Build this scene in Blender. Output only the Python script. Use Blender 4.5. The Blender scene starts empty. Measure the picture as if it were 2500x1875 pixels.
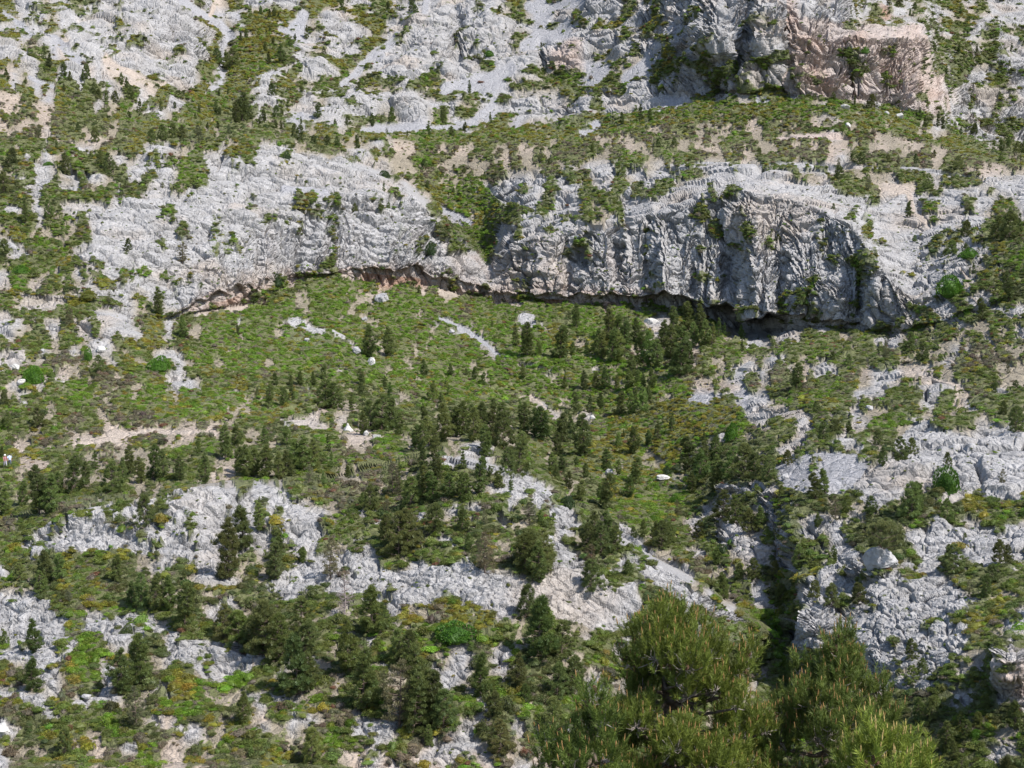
import bpy, math, random
import numpy as np
from mathutils import Vector, Matrix

# ------------------------------------------------------------------ camera, sky, sun, exposure
scene = bpy.context.scene
COL = scene.collection
PITCH = math.radians(-5.0)
FPX = 3630.0                      # focal length in photo pixels (photo 2500 x 1875)
cam_d = bpy.data.cameras.new("camera")
cam = bpy.data.objects.new("camera", cam_d)
COL.objects.link(cam)
cam_d.sensor_width = 36.0
cam_d.lens = 36.0 * FPX / 2500.0
cam_d.clip_start = 0.5
cam_d.clip_end = 6000.0
cam.rotation_euler = (math.radians(90) + PITCH, 0, 0)
scene.camera = cam

SUN_AZ, SUN_EL = math.radians(119), math.radians(52)
world = bpy.data.worlds.new("World")
scene.world = world
world.use_nodes = True
wn = world.node_tree
sky = wn.nodes.new("ShaderNodeTexSky")
sky.sky_type = 'NISHITA'
sky.sun_disc = False
sky.sun_elevation = SUN_EL
sky.sun_rotation = SUN_AZ
bg = wn.nodes["Background"]
bg.inputs["Strength"].default_value = 0.11
wn.links.new(sky.outputs[0], bg.inputs["Color"])
sun_d = bpy.data.lights.new("sun", 'SUN')
sun_d.energy = 4.0
sun_d.angle = math.radians(0.53)
sun_d.color = (1.0, 0.955, 0.90)
sun = bpy.data.objects.new("sun", sun_d)
COL.objects.link(sun)
svec = Vector((math.cos(SUN_EL) * math.sin(SUN_AZ), math.cos(SUN_EL) * math.cos(SUN_AZ), math.sin(SUN_EL)))
sun.rotation_euler = svec.to_track_quat('Z', 'Y').to_euler()
sun.location = (0, 0, 200)
vs = scene.view_settings
vs.view_transform = 'Standard'
vs.look = 'None'
vs.exposure = 0.72
vs.gamma = 1.0
scene.cycles.max_bounces = 5
scene.cycles.diffuse_bounces = 3
scene.cycles.glossy_bounces = 1
scene.cycles.transmission_bounces = 2
vs.use_curve_mapping = False

# ------------------------------------------------------------------ helpers
f32 = np.float32
def mesh_np(name, V, F, nsides=3, col=None, smooth=False, mat=None):
    V = np.ascontiguousarray(V, f32); F = np.ascontiguousarray(F, np.int32)
    me = bpy.data.meshes.new(name)
    n = len(F)
    me.vertices.add(len(V)); me.vertices.foreach_set("co", V.ravel())
    me.loops.add(n * nsides); me.loops.foreach_set("vertex_index", F.ravel())
    me.polygons.add(n)
    me.polygons.foreach_set("loop_start", np.arange(0, n * nsides, nsides, dtype=np.int32))
    me.polygons.foreach_set("use_smooth", np.full(n, smooth))
    me.update(calc_edges=True)
    if col is not None:
        c = np.ones((len(V), 4), f32); c[:, :col.shape[1]] = col
        a = me.color_attributes.new("col", 'FLOAT_COLOR', 'POINT')
        a.data.foreach_set("color", c.ravel())
    if mat: me.materials.append(mat)
    return me

def link(name, me, parent=None, loc=None, **props):
    o = bpy.data.objects.new(name, me)
    COL.objects.link(o)
    if parent is not None: o.parent = parent
    if loc is not None: o.location = loc
    for k, v in props.items(): o[k] = v
    return o

def tri(F4):                      # quads -> triangles
    F4 = np.asarray(F4)
    return np.vstack([F4[:, [0, 1, 2]], F4[:, [0, 2, 3]]])

_rs = np.random.RandomState(5)
LAT = _rs.rand(8, 32 * 32 * 32).astype(f32) * 2 - 1
def vnoise(p, seed=0):
    p = p + seed * 7.31
    i = np.floor(p).astype(np.int32); f = (p - i).astype(f32)
    f = f * f * f * (f * (f * 6 - 15) + 10)
    x0, y0, z0 = i[:, 0] & 31, i[:, 1] & 31, i[:, 2] & 31
    x1, y1, z1 = (x0 + 1) & 31, (y0 + 1) & 31, (z0 + 1) & 31
    T = LAT[seed % 8]
    def g(x, y, z): return T[(x << 10) | (y << 5) | z]
    fx, fy, fz = f[:, 0], f[:, 1], f[:, 2]
    a = g(x0, y0, z0) * (1 - fx) + g(x1, y0, z0) * fx
    b = g(x0, y1, z0) * (1 - fx) + g(x1, y1, z0) * fx
    c = g(x0, y0, z1) * (1 - fx) + g(x1, y0, z1) * fx
    d = g(x0, y1, z1) * (1 - fx) + g(x1, y1, z1) * fx
    return (a * (1 - fy) + b * fy) * (1 - fz) + (c * (1 - fy) + d * fy) * fz
ROT = np.array([[0.36, 0.48, -0.8], [-0.8, 0.6, 0.0], [0.48, 0.64, 0.6]], f32)
def fbm(p, n=4, seed=0, gain=0.5, ridge=False):
    s = 0; a = 1.0; t = 0; q = p.astype(f32)
    for k in range(n):
        v = vnoise(q, seed + k)
        if ridge: v = 1 - 2 * np.abs(v)
        s = s + a * v; t += a; a *= gain
        q = (q @ ROT.T) * 2.03
    return s / t
def voronoi(p, seed=0):
    i = np.floor(p).astype(np.int32); f = (p - i).astype(f32)
    F1 = np.full(len(p), 9, f32); F2 = F1.copy(); cr = np.zeros(len(p), f32)
    J = [LAT[(seed + k) % 8] for k in range(4)]
    for dx in (-1, 0, 1):
        for dy in (-1, 0, 1):
            for dz in (-1, 0, 1):
                h = (((i[:, 0] + dx + seed) & 31) << 10) | (((i[:, 1] + dy) & 31) << 5) | ((i[:, 2] + dz) & 31)
                ex = dx + .5 + .42 * J[0][h] - f[:, 0]
                ey = dy + .5 + .42 * J[1][h] - f[:, 1]
                ez = dz + .5 + .42 * J[2][h] - f[:, 2]
                d = ex * ex + ey * ey + ez * ez
                m = d < F1
                F2 = np.where(m, F1, np.minimum(F2, d))
                cr = np.where(m, J[3][h], cr)
                F1 = np.where(m, d, F1)
    return np.sqrt(F1), np.sqrt(F2), cr
def sstep(a, b, x):
    t = np.clip((x - a) / (b - a), 0, 1)
    return t * t * (3 - 2 * t)

# ------------------------------------------------------------------ base terrain: ridge, ledge and foot lines
# each line runs across the valley: (x, height in the view, distance in metres); display pixels of a 2212 px wide view
K = 2500.0 / 2212.0
LINES = [
 [(-400,3300,5),(2600,3300,5)],
 [(-400,2400,20),(2600,2400,20)],
 [(-400,1950,62),(1100,1950,60),(2600,1950,60)],
 [(-400,1659,108),(1100,1659,106),(1700,1659,112),(2212,1659,98),(2600,1659,95)],
 [(-400,1420,124),(600,1400,122),(1100,1400,120),(1500,1400,127),(1640,1425,137),(1712,1452,134),(1728,1450,129),(1900,1400,121),(2212,1400,110),(2600,1400,105)],
 [(-400,1140,156),(0,1125,155),(150,1092,153),(400,1070,152),(600,1065,156),(700,1055,158),(850,1015,162),(960,990,160),(1060,1012,156),(1190,1080,150),(1300,1150,145),(1400,1210,140),(1500,1265,136),(1620,1345,137),(1690,1385,141),(1714,1390,138.5),(1732,1335,134.5),(1900,1230,136),(2212,1200,134),(2600,1180,130)],
 [(-400,1126,172),(0,1112,172),(150,1080,174),(400,1059,178),(600,1054,184),(700,1043,188),(850,1002,194),(960,978,200),(1060,1000,198),(1190,1068,188),(1300,1138,178),(1400,1197,168),(1500,1250,158),(1620,1330,147),(1690,1372,145),(1714,1378,141),(1732,1323,137),(1900,1215,139),(2212,1185,137),(2600,1165,133)],
 [(-400,975,205),(0,975,205),(400,965,205),(800,950,215),(1000,930,225),(1200,985,238),(1400,985,235),(1500,1040,208),(1580,1090,180),(1750,1060,163),(1900,1010,166),(2212,950,172),(2600,930,172)],
 [(-400,850,230),(0,850,230),(300,840,236),(600,845,245),(900,845,265),(1100,855,276),(1300,865,274),(1450,865,260),(1600,900,228),(1800,900,205),(2000,870,204),(2212,830,208),(2600,810,208)],
 [(-400,740,256),(0,735,258),(300,730,262),(420,715,278),(700,735,288),(1000,750,308),(1200,762,303),(1400,790,290),(1600,785,272),(1800,785,256),(2000,775,240),(2212,725,234),(2600,700,234)],
 'FOOT', 'IN', 'LIP',
 [(-400,550,308),(0,540,310),(120,520,318),(190,475,330),(400,460,337),(600,440,352),(800,420,368),(900,440,372),(1000,520,370),(1055,580,368),(1100,530,363),(1200,505,359),(1350,482,353),(1500,440,346),(1600,410,341),(1750,440,327),(1850,500,308),(1900,590,290),(1970,640,280),(2080,600,276),(2212,540,276),(2600,520,276)],
 [(-400,335,368),(0,330,370),(200,320,376),(330,312,384),(450,308,392),(640,312,402),(750,358,402),(880,405,400),(960,482,394),(1050,566,382),(1066,545,384),(1085,495,395),(1130,420,408),(1200,390,414),(1350,352,420),(1500,345,416),(1700,345,402),(1900,360,382),(2212,395,352),(2600,420,330)],
 [(-400,323,384),(0,318,385),(330,301,405),(450,297,425),(640,299,450),(750,344,452),(880,391,448),(960,466,436),(1050,546,405),(1066,530,400),(1085,485,402),(1130,412,414),(1200,382,420),(1350,344,427),(1500,337,423),(1700,337,409),(1900,352,388),(2212,387,357),(2600,412,335)],
 [(-400,285,400),(0,285,402),(200,285,412),(400,285,442),(700,292,485),(900,310,495),(1000,320,492),(1100,330,480),(1300,300,492),(1500,292,477),(1700,290,465),(1900,312,440),(2212,345,398),(2600,380,370)],
 [(-400,150,430),(0,200,440),(200,235,456),(330,252,482),(450,262,505),(600,245,540),(800,265,555),(1000,272,555),(1200,258,560),(1400,225,545),(1600,207,512),(1700,207,502),(1850,217,500),(1950,242,500),(2045,285,496),(2100,306,470),(2212,335,425),(2600,375,390)],
 [(-400,146,432),(0,196,442),(200,231,458),(330,248,484),(450,258,508),(600,241,543),(800,261,558),(1000,268,558),(1200,254,563),(1400,221,547),(1600,202,513),(1700,202,503),(1850,212,501),(1950,237,501),(2042,281,499),(2052,284,640),(2100,296,655),(2212,322,660),(2600,362,660)],
 [(-400,80,520),(0,100,525),(200,110,545),(400,130,575),(480,140,610),(600,110,622),(800,120,640),(1000,110,650),(1200,100,645),(1400,110,590),(1480,110,556),(1550,100,524),(1700,100,512),(1850,100,515),(1960,100,524),(2002,98,540),(2016,112,720),(2100,100,740),(2212,100,745),(2600,110,745)],
 [(-400,0,620),(0,0,622),(400,0,650),(470,0,690),(540,0,690),(650,0,690),(800,0,720),(1000,0,728),(1200,0,700),(1400,0,640),(1500,0,585),(1560,0,556),(1700,0,536),(1815,0,545),(1840,0,570),(1856,0,790),(2212,0,840),(2600,0,860)],
 [(-400,-260,820),(470,-260,900),(1000,-260,930),(1400,-260,790),(1560,-260,690),(1700,-260,650),(1840,-260,800),(2212,-260,1080),(2600,-260,1100)],
 [(-400,-420,950),(1000,-420,1050),(2600,-420,1300)],
]
FOOT = [(-400,650,282,0,0),(0,640,285,3,0),(200,650,282,4,0),(300,690,285,4,.0),(372,690,296,6,.4),(395,685,299,14,1.2),(420,679,303,30,2.0),(500,665,314,42,2.2),(568,652,322,44,2.0),(600,625,330,18,.8),(640,607,335,12,.8),(700,601,340,10,.9),(750,598,343,14,.9),(778,612,345,28,1.2),(830,618,346,34,1.3),(900,612,352,32,1.2),(1000,635,357,24,1.0),(1080,655,354,24,1.2),(1200,655,348,20,1.6),(1300,662,341,24,1.8),(1390,660,338,22,2.5),(1420,664,338,32,7),(1500,682,332,30,7),(1560,698,328,34,9),(1620,722,326,38,17),(1650,722,322,36,15),(1700,712,308,30,4),(1780,710,301,26,3.0),(1820,714,295,22,2.5),(1900,722,286,16,2),(1970,722,273,12,1),(2080,690,262,5,0),(2212,640,258,4,0),(2600,600,258,4,0)]
def build_lines(U):
    out = []
    ft = np.array(FOOT, float)
    fi = lambda k: np.interp(U, ft[:, 0], ft[:, k])
    for L in LINES:
        rg = 1 + .45 * vnoise(np.stack([U / 21, U * 0, U * 0], -1).astype(f32), 2) + .35 * vnoise(np.stack([U / 7, U * 0, U * 0], -1).astype(f32), 3)
        if L == 'FOOT': v, y = fi(1), fi(2)
        elif L == 'IN': v, y = fi(1) - fi(3) * rg + 1.5, fi(2) + .3
        elif L == 'LIP': v, y = fi(1) - fi(3) * rg - 1.5, fi(2) - fi(4) * (.6 + .4 * rg)
        else:
            a = np.array(L, float)
            v, y = np.interp(U, a[:, 0], a[:, 1]), 1 / np.interp(U, a[:, 0], 1 / a[:, 2])
        out.append((v, y))
    return out

# relief on top of the lines: (x, y, half width, half height, metres; minus = towards the viewer)
BUMPS = [(1575,575,20,80,8),(1545,520,26,60,2),(1625,560,26,110,-6),(1690,640,18,60,3),(1740,560,40,90,-4),(1400,540,12,70,3.5),(1440,600,22,70,-3),
 (1335,560,14,60,3.5),(1290,520,26,60,-3),(1240,600,20,60,2),(1180,560,30,60,-3),(1120,600,20,40,2),(1500,600,14,60,3),(1885,620,16,62,-4.5),(1858,625,9,58,5),
 (1800,640,30,50,-4),(640,560,14,50,2),(700,520,24,60,-2.5),(560,560,18,50,2),(860,520,30,60,-3),(960,570,26,40,-2.5),(470,560,30,50,-2),
 (1540,60,26,60,-12),(1600,120,16,70,14),(1625,60,14,60,16),(1660,60,22,80,-12),(1697,140,9,80,16),(1745,60,30,60,-9),(1735,180,34,40,-12),(1790,190,34,34,-10),
 (1712,165,6,50,6),(1880,120,40,70,-8),(1960,190,34,70,-9),(1840,200,7,40,6),(1215,120,40,38,-16),(1172,130,12,45,12),(1610,175,36,32,-10),(1560,195,20,24,6),
 (1250,235,40,22,-8),(1180,210,60,26,-8),(1405,250,30,22,-8),(1345,255,22,20,-7),(930,70,50,60,-18),(1040,60,50,60,-16),(985,90,14,70,14),(880,150,40,40,-10),(970,155,22,22,-8),
 (700,150,34,26,-10),(690,60,30,30,-8),(330,60,60,50,-16),(370,170,60,26,-10),(260,120,40,40,-8),(430,90,30,50,-10),(490,120,16,80,12),(880,225,26,24,-8),(730,240,60,16,-6),
 (1000,230,40,20,-7),(2150,60,50,26,-12),(2100,200,60,20,-10),(2160,240,50,30,-12),(2080,110,40,20,-8),(2190,150,40,24,-10),
 (1716,1400,7,44,5),(1760,1330,26,80,-4),(1880,1215,60,30,-2.5),(1590,1050,30,16,-3),(1560,1140,30,30,-2),(2180,1420,36,50,-5),
 (1680,860,50,14,3),(1700,880,70,9,-2.5),(600,1370,60,20,-1.5),(250,700,60,22,-3),(130,690,60,20,-2),(640,880,40,12,-1),(440,1010,200,20,-1)]

# the photo's 100 x 75 survey of what covers the ground, one letter per patch
SHEETS = ["""
y##+d##ddd+d+##d+sSd+Syd+
yy#+#y+##########ysS+s+sg
+sg+#y#+##dy#+#####ySsysy
yys+#sd##+#y#d+#P###yysyg
#+ym#sS+###+ydy####+ysdyy
+#+gdsS+###y+####y#+ysyyy
yy##dyys+#S#++###+#dysygg
P#y+g###S#SS+y#####Ggsgyy
ysysy+####+ySSy####yssyyy
oodysyg+dd##d#Sy+dyysgy+g
oodooyggd#ddG++y###yygy++
ommoomgdgddyGg#+gyyyygddg
omomomddddmdggyGgGygygddg
momo#ommoSmdmyddddddygdgg
gggg#yG#+gygyy:::yGgg+yyg
Gg:g:ggGg:g:d:::dg::#+y+g
ddy##g#:+ddg+++++GG:#####
d####dd###dd++d#+GGG####+
dd++::##mgd+dd#++gg#####d

####+yyyd++:gygds####+:##
yyyysy###yy++##G#######:y
yysssd####yyy:y##########
yyyss::####yyyd#####d####
yyg:##y##+:ys######dd###:
yyg:#dd##+yss######+dd###
yyg+###yygs######d#+ddd+:
+s+g###+Gsd:####gd##:ssss
++yyggGgs:gygg::gy+ssssss
##:g##:#:#+:#+###gg:+:ss:
##:g##g##:++#####s:+gg:s+
#ggss:+##+#:dg###GG+ggssy
gggysyy++ggssssssGsgsgyyy
gggggdyyGyyyggyGGgGGgyggg
##+#dddgggy::ooogooooggmm
##gg###d##:ygmmGGommmmgmo
+#yyy######+:mgdmmmdmmmgm
+#gygs+#y+###g#mmmmggmgm+
:gsssss+#y#:####yymmg:+##

ydssgss+###d#d########PP#
ggss++g####g##:#######P##
#+sss##+yyy###yys+####P##
ggssss####+g#g+s######d##
gss##PP####+++ss####+gg##
++##PPP+gy##g+sy#####ysgg
####PPPsssggSssyggggss+#g
##:ggGGssggsssgg:++g+###g
ggdgygssyggs+#:##########
#####y:#g+g####+###g####g
#######++######ss+GyGGgGs
s#######y##gGsgGGGggggmom
sygg+#gssGgGgommgmmgmomog
gyyyyGGmomommmgmmgmmgGgmm
ooogmmmmggmommddmgoogmomm
mmdgmmmgmmmGmmgGGgmmmoomd
mmgmm:m:##++:m#:+++:+#+##
+#:##:mm##+m+:##:gd####:#
#g#+###g##g+d#ggd##gg:###

#PP####+y+##d#g#+gy+g#+##
PPP######+dO##g+##gyg####
#PO###+g#yy#y##ggygg#####
#PPPP####+###PP###g##g#gg
##POOPPOOPP#PPPPggg:gd##+
g#PPP##gggPPPPPPg:gg:g+##
ggPPOP###dgOPPPPg:gggg#+#
#+PPOO#O#P#gOPPPPdg+#:g+#
ggPPOOP##P##gyOPP:##:yg##
ygsgGgG#P#####+OPP##+##++
yGGyG+GGgg#G###:#P##+#g##
GgyGG++GyG+yyGG:g####:+##
oomoomggmyGGyygy+gG+###g+
gmmggG+Gggommoommyyg+##d#
moomoooommmommommomyygddg
mmmmmoo+ddmommmmommmmmgmg
+:++::+ggmmmggmmmgdmooomm
##ggy:ygmgmm+mgg+yggg++++
###+#:gggyoSSS+gg####g###
""", """
ggd:ggggggg+##+++########
##d#dd##:###++##G#+#####+
ggd#ggG::######GG+#######
yygggggmm#+#+##+gg+#+###g
+:gGGggg:#+###+g####+##gy
d:+gggg##+##d####d##+:###
dggggyyg:###GG###dd#+####
+gggg:g:gg#+gGGG#########
+GG+gggg+yy##+gG##g####OO
gyddddd+y####y##+##OOOOOO
Gg####yyyggg#Gdd###OOOOPP
##g:gg:gg+###gg:ddg#SSSSG
##dd##d##:###gyy+gggggG:G
#dddg+y##g####yg+ggmGgmmg
ggggGgggg+#gyyyyddmggGmgG
###g+gg+G+#gggg##:GmGgmmg
++mgmmmmmdd:yyGGG#mGGgGgm
+oGGG:ommdgyggmG#+ggygGgG
o+Gg:##GGgmomgyy#::ggGgyg

+##sgysgys+ygG###yyyy+##+
++#yyg##+y+OdG+##gssyyyyg
#d##+#####+++####+gssyyyg
#+#+d#####+####PP#dggGGs+
#P#####P#P#####PP#d+#gGGs
#P#####PP#######dg+g##Gg#
#P####PPPP###O##+g+#PP#+#
#P###P##PPOOOOOOOPPOOOP##
PgGPggGgGgOOOOOOOPSSSOOOO
PggggGGmgGGSGGGgSGSSPOOPP
SgyyGGgGmggggGGgGGmgggGPP
GggGgggGGgmggmGGgmmmmGggG
gmg##mGgmgGgGGGGg#smmGggG
gGg+###+gyyggGGgmGGssGygg
mmgy+##+#ygdggGmgGGGyssmg
mmmggGmmg#gdgGGmggGmgGGss
mgmdGgm#Gg#gGGGgdgGgGmgGs
mggmgdmg+#mgGmGgggGdgggGm
mmggggdgmggdggGmgGgGygGgm

##+d##+ggg##gG###yyg+####
g##d+##ggGg#######dd#####
g##+##+gggg####+##dg##+##
gg+gg:gg##########gg#+###
#+P#################+####
##PP###P#OP########+#####
PPPP####POOP#############
PP#PP##PPOOOP############
P#PPP##PPPOOP############
PPOPPPPPPPPP#############
PPPOOPPPOOPP#gg##########
GGGGgGGGgGGgGgGGgg#######
g##GgdGGggdGG#+dyggGgg###
dd+yyggGGGddg++ggggggg###
gddyyydyyygggggoggggGgg##
gd+ggyggggdgoogdooggggGgg
g+#gg+g+gyggoogdoo:gg+##g
ydg#gggd+ggggoogdmmgg:+g#
gg+ggygddgggggmgmooooo+mm

#+#######+g#SS:####g++gg+
#+####+####+#dSG++##+ygg+
+####+#g+#+#+dSG#+++#gggg
g#####+g#y#+##+S##d#+gdgg
gd####gy+#yyg+++gyyy#dddd
##+####+#++###:gddg##+y+G
#######+#Gg##++GGddd:d+gG
#########ggggyy:+gG#dyygg
########+:#+#####GGG+gggg
###########+###y+GG+g#gdd
###########+gg##+#g#++ggd
#######gg#ggg+Gg##gg+g+#+
#######+###+gg+ggg#gdgGgg
+#+gg+gg##gg#gGggggggggg+
g#+ggggmgg+#+gggggmmm:mgg
gGggGggggggdmgggmm+:mmmmm
#+ggG:gGgdgggmGgm:mgmgmmm
mmdo###mmo##+Sp+gymmygmmm
gmdogGGgyg##+mgS+m:mmgmmm
""", """
gg+yggmGGgmggGGgyy##gg#yd
dg:ggggGGggmgmgmyyy###ggy
gGgddggmgmmomgmyygyGGGyyy
ddgddgmmgmoogogGGGggygggd
GggmgGgmgmSSoooommooSomgd
gSogmgmSSSSSoommogooooogd
dyyyggmgmgmmmmddgGgdGGggd
ggoooggddmmmgddddgoddgGgd
ggmmgddmdmdddddddggdggood
ggmdddmdddddddddgggddmoGg
ddmdddmmmdddgmddggy##:#+d
ddgdddm####:+#md#:####+dd
mgdggmGG#mm#+mdd+#G+:+:dd
mmgggm###:#+mmdd:gg:+m#dd
gg+:#:#:######m:#+m###:dd
Gy#########ym#:m###:+#ddd
gyg##dyggg+yyddd:gm+:#ddd
+dgdddygyggdddd+:dg#:#ddd
#gddddgyggd+ddddgdg:##+dd

ggddo:ddggdgg:gGdGyGGgogo
yydgg:gddgddgdgdGggddgddd
yyyyg+ogddddddggdddddgddd
gy####gg#dddddddddddggddd
gddggggggSSSgdgdddddddddd
gdddddGggSSgGGggdddgddgdd
dddddddgommoGGGddddg###gd
ddddddggmGgmdmgdddd##d#dd
ddddgggdmgymddmddddgdddd#
Gdddgdggmmmmdgddddggdddd#
###:mmmmmmdddgddddddddd##
d##+#mmmmddddmdddddmddgg+
dgym###mg###dddd:dd:##d:#
gyyym#ggggg+dddd+ddd:dd#:
:gyg##:gggmgddddgddd#dddg
+dd+m+ddm+:mddddmm##dddgg
ddd##+ddm:##ddd+mgg+dddgd
ddd###ddd#:#:gg##mmm:dddg
ddd:##ddm#+:#+G###+###ddd

gSSggdddddddddgysssssss+s
ggGsgddddggdddgyyssyygs#:
dddg:dd+gGgddgyyGyyyyd+##
dddgddGGmGyyydgyygyssgGg+
ggdgddgyyGddygggygdg+gGdg
dggdddggyyddddyygdddddGdd
dGggdgdgdygyyyyymdddddddd
dGgdddgddggdygyggdddddddd
dgggddmdd+gdygGggdddddddd
##:ggdddgd+dd:##gdddddd+#
###:gddddggdgGGGGgdd###+#
+:##GgGGgdGgGGGGggyd#ddd:
dd:##+:ddgGggGggdg:##dddd
ddd:##dddggGgdddg##d+#+dd
ddgg+#dddd#Ggddgg#+d+##d#
ddd##gdddd##gddg:md#+##+#
ddd###dddgg##mmgg:#gGG###
ddd##ddddd##g:##mgmgdgy::
dddd+#ddd+:gg+####mgdggdg

ddgGgGgg+#++gg+#+:goo+#gg
gGGyGyyg:gggggg:gGo++dggd
#:##gd+:+gggg:gmgmogggddd
ggg###dd+#GGGG:#:ggg###+d
ggg#:dd#ggddgd#+#########
gg#+:#:#+:ddd:+#:########
d:#d:m#:m:dddd####+######
dd##:mssssddd:#:+#d######
d:##d:ssssdd##:#GGG##+:##
gg#dddss#s+##+dd:GG###:++
#ggdddg:s+:#+dddd#yyg#+yy
+g+ddgdddd:#dddd#ddyyg:yg
##gddddd+dddddd#:dd#gyggg
#+gg+##+ddddddGg##gg+gg++
gg#:#g+:ddddd####+:######
g+gg+g:##ddddd#+#dd##+ddg
:#:gd####dddd#+#dddd+#ddg
dg:gy+:g+ddd:gg+#ddddgg:g
dgyy##:+gg+###+:##:gdddgg
""", """
ggddddyggygddddddddggygdd
##:#ddd#gggdddddddddd#:dd
###gmgggyygGggggdddd##ddd
#####:gg##+:gg#gggggd#ddd
g###:#gg###:ggm##+gggg#dd
g#ddd#ggg#####dd:#ggg##gd
##dd+#gGGGg+#ddd#:###+mgg
#+##+#gGGGGggddd###g#####
gmdd#:gGGg#+#ddd#g######:
yydd#+yggg+#gdddgyyg###GG
ygdd#+ygg:#mddd##yyGGGGgd
###gg+mm####Gddd#yyggggd+
gm+##yg##gGddddmGGGGggddm
mmmm##GGggGGddd:oGggyyddm
#mddd:gygggGddd+o#:#myygm
#+mdgyyyyogGgm+dmo##dyym#
gmddddyoyogg#:gGoomdygggm
#mdgddyggomgmgGGoSmomggmd

ddd:#+dddddd:gg#####+###+
dd:#ddmdd#ddd##+#########
dddddgddd#ddd#yyyygyy#+#+
dddddyd:gdddd#yymmyyyyy#+
ddddggggdddddgygGGGyyyyyg
ddddddggddd#dgdGGGGG:#ygg
ddddddgddddmGddgygG##dd##
#:d#d:dddddg:ddd:#g#:dd:#
gg+ddgddddddmddddd##:ddg#
ggmddggdddmmmddddd#:mddgg
gmgddGggddddGdddddgGg#dGg
###:gGggdddgGddddddyGG:gg
:gm:gygomo+mdddddddggg#dd
ogg#:+mgm#####mdddyg##odd
+mm+ddmGg+###gydd+o##:dgd
gggmdogGGGg#gggmo#####dgd
ggggdoodSSo:o+oo#+##+o+mo
gyggddggdoo+o+oo+o:mGGo+o

#d#:####ggg##ggggmg:ggg#s
#dd#####+###gdd:g#g#gd+ss
dddd#####+###gggg#gg##ygG
ddddggm:####ggggg#g#g:#GG
ddddddgm+##gggggg##mggggg
ddddddg#gmm:ggggg+#ggdddg
+dddddgggm#:ggggggggddddd
+ddddddgGgg+gggggggggdddd
dddddddd#:gggggggggggddd+
ddddddd:##g:gggggggggggd+
ggdddg+:#mggggggggggggggg
+gddgGGmmgggggggggggggggg
+GGddgggmgggggggggggggggg
#+gdd:##ggggggggggggggggg
m:+gg+mmggggggggggggggggg
mg:o+gmmggggggggggggggggg
gmoommggggggggggggggggggg
##oommggggggggggggggggggg

dgg####+d###mm#####dddygg
dg+#dd#:d+#########+#gygg
:gg+#d#ggd#########gygyg#
GG:#+##g########+#gyyyd:#
GGdd#ggg#:m##:#m##:#mgg#:
GGddgg+##+:gd#:gg##+mgg:g
+Gddggmm##:ddd#+###mmg:##
gggdggm+##+:gdd###gm:g:##
ggggggmmg:gmgd##gg:m+g#PP
ggggggggg##:#+###+g+m:d#S
gggggggggg:dd#:mgm##dg##P
gggggggggggddddd##+ggd#d+
ggggggggggggdddddd+Gggddd
gggggggggggggddddggGggddd
gggggggggggggddddgggggggg
ggggggggggggggdddgggg###g
ggggggggggggggdddgggg##gd
gggggggggggggggddddggdddd
"""]
COVER = []
for sheet in SHEETS:
    bl = [q.split() for q in sheet.strip().split('\n\n')]
    for rows in zip(*bl): COVER.append(''.join(rows))
#        scrub density, scrub colour class, ground class
CODE = {'#': (.03,'g','r'), '+': (.15,'g','r'), ':': (.42,'g','r'), 's': (.07,'g','s'), 'S': (.05,'m','S'), 'g': (.86,'g','e'), 'G': (.98,'G','e'),
        'y': (.93,'y','e'), 'd': (.74,'d','e'), 'm': (.66,'m','e'), 'o': (.36,'m','o'), 'O': (.02,'d','O'), 'P': (.04,'g','P'), 'p': (0,'g','S')}
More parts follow.
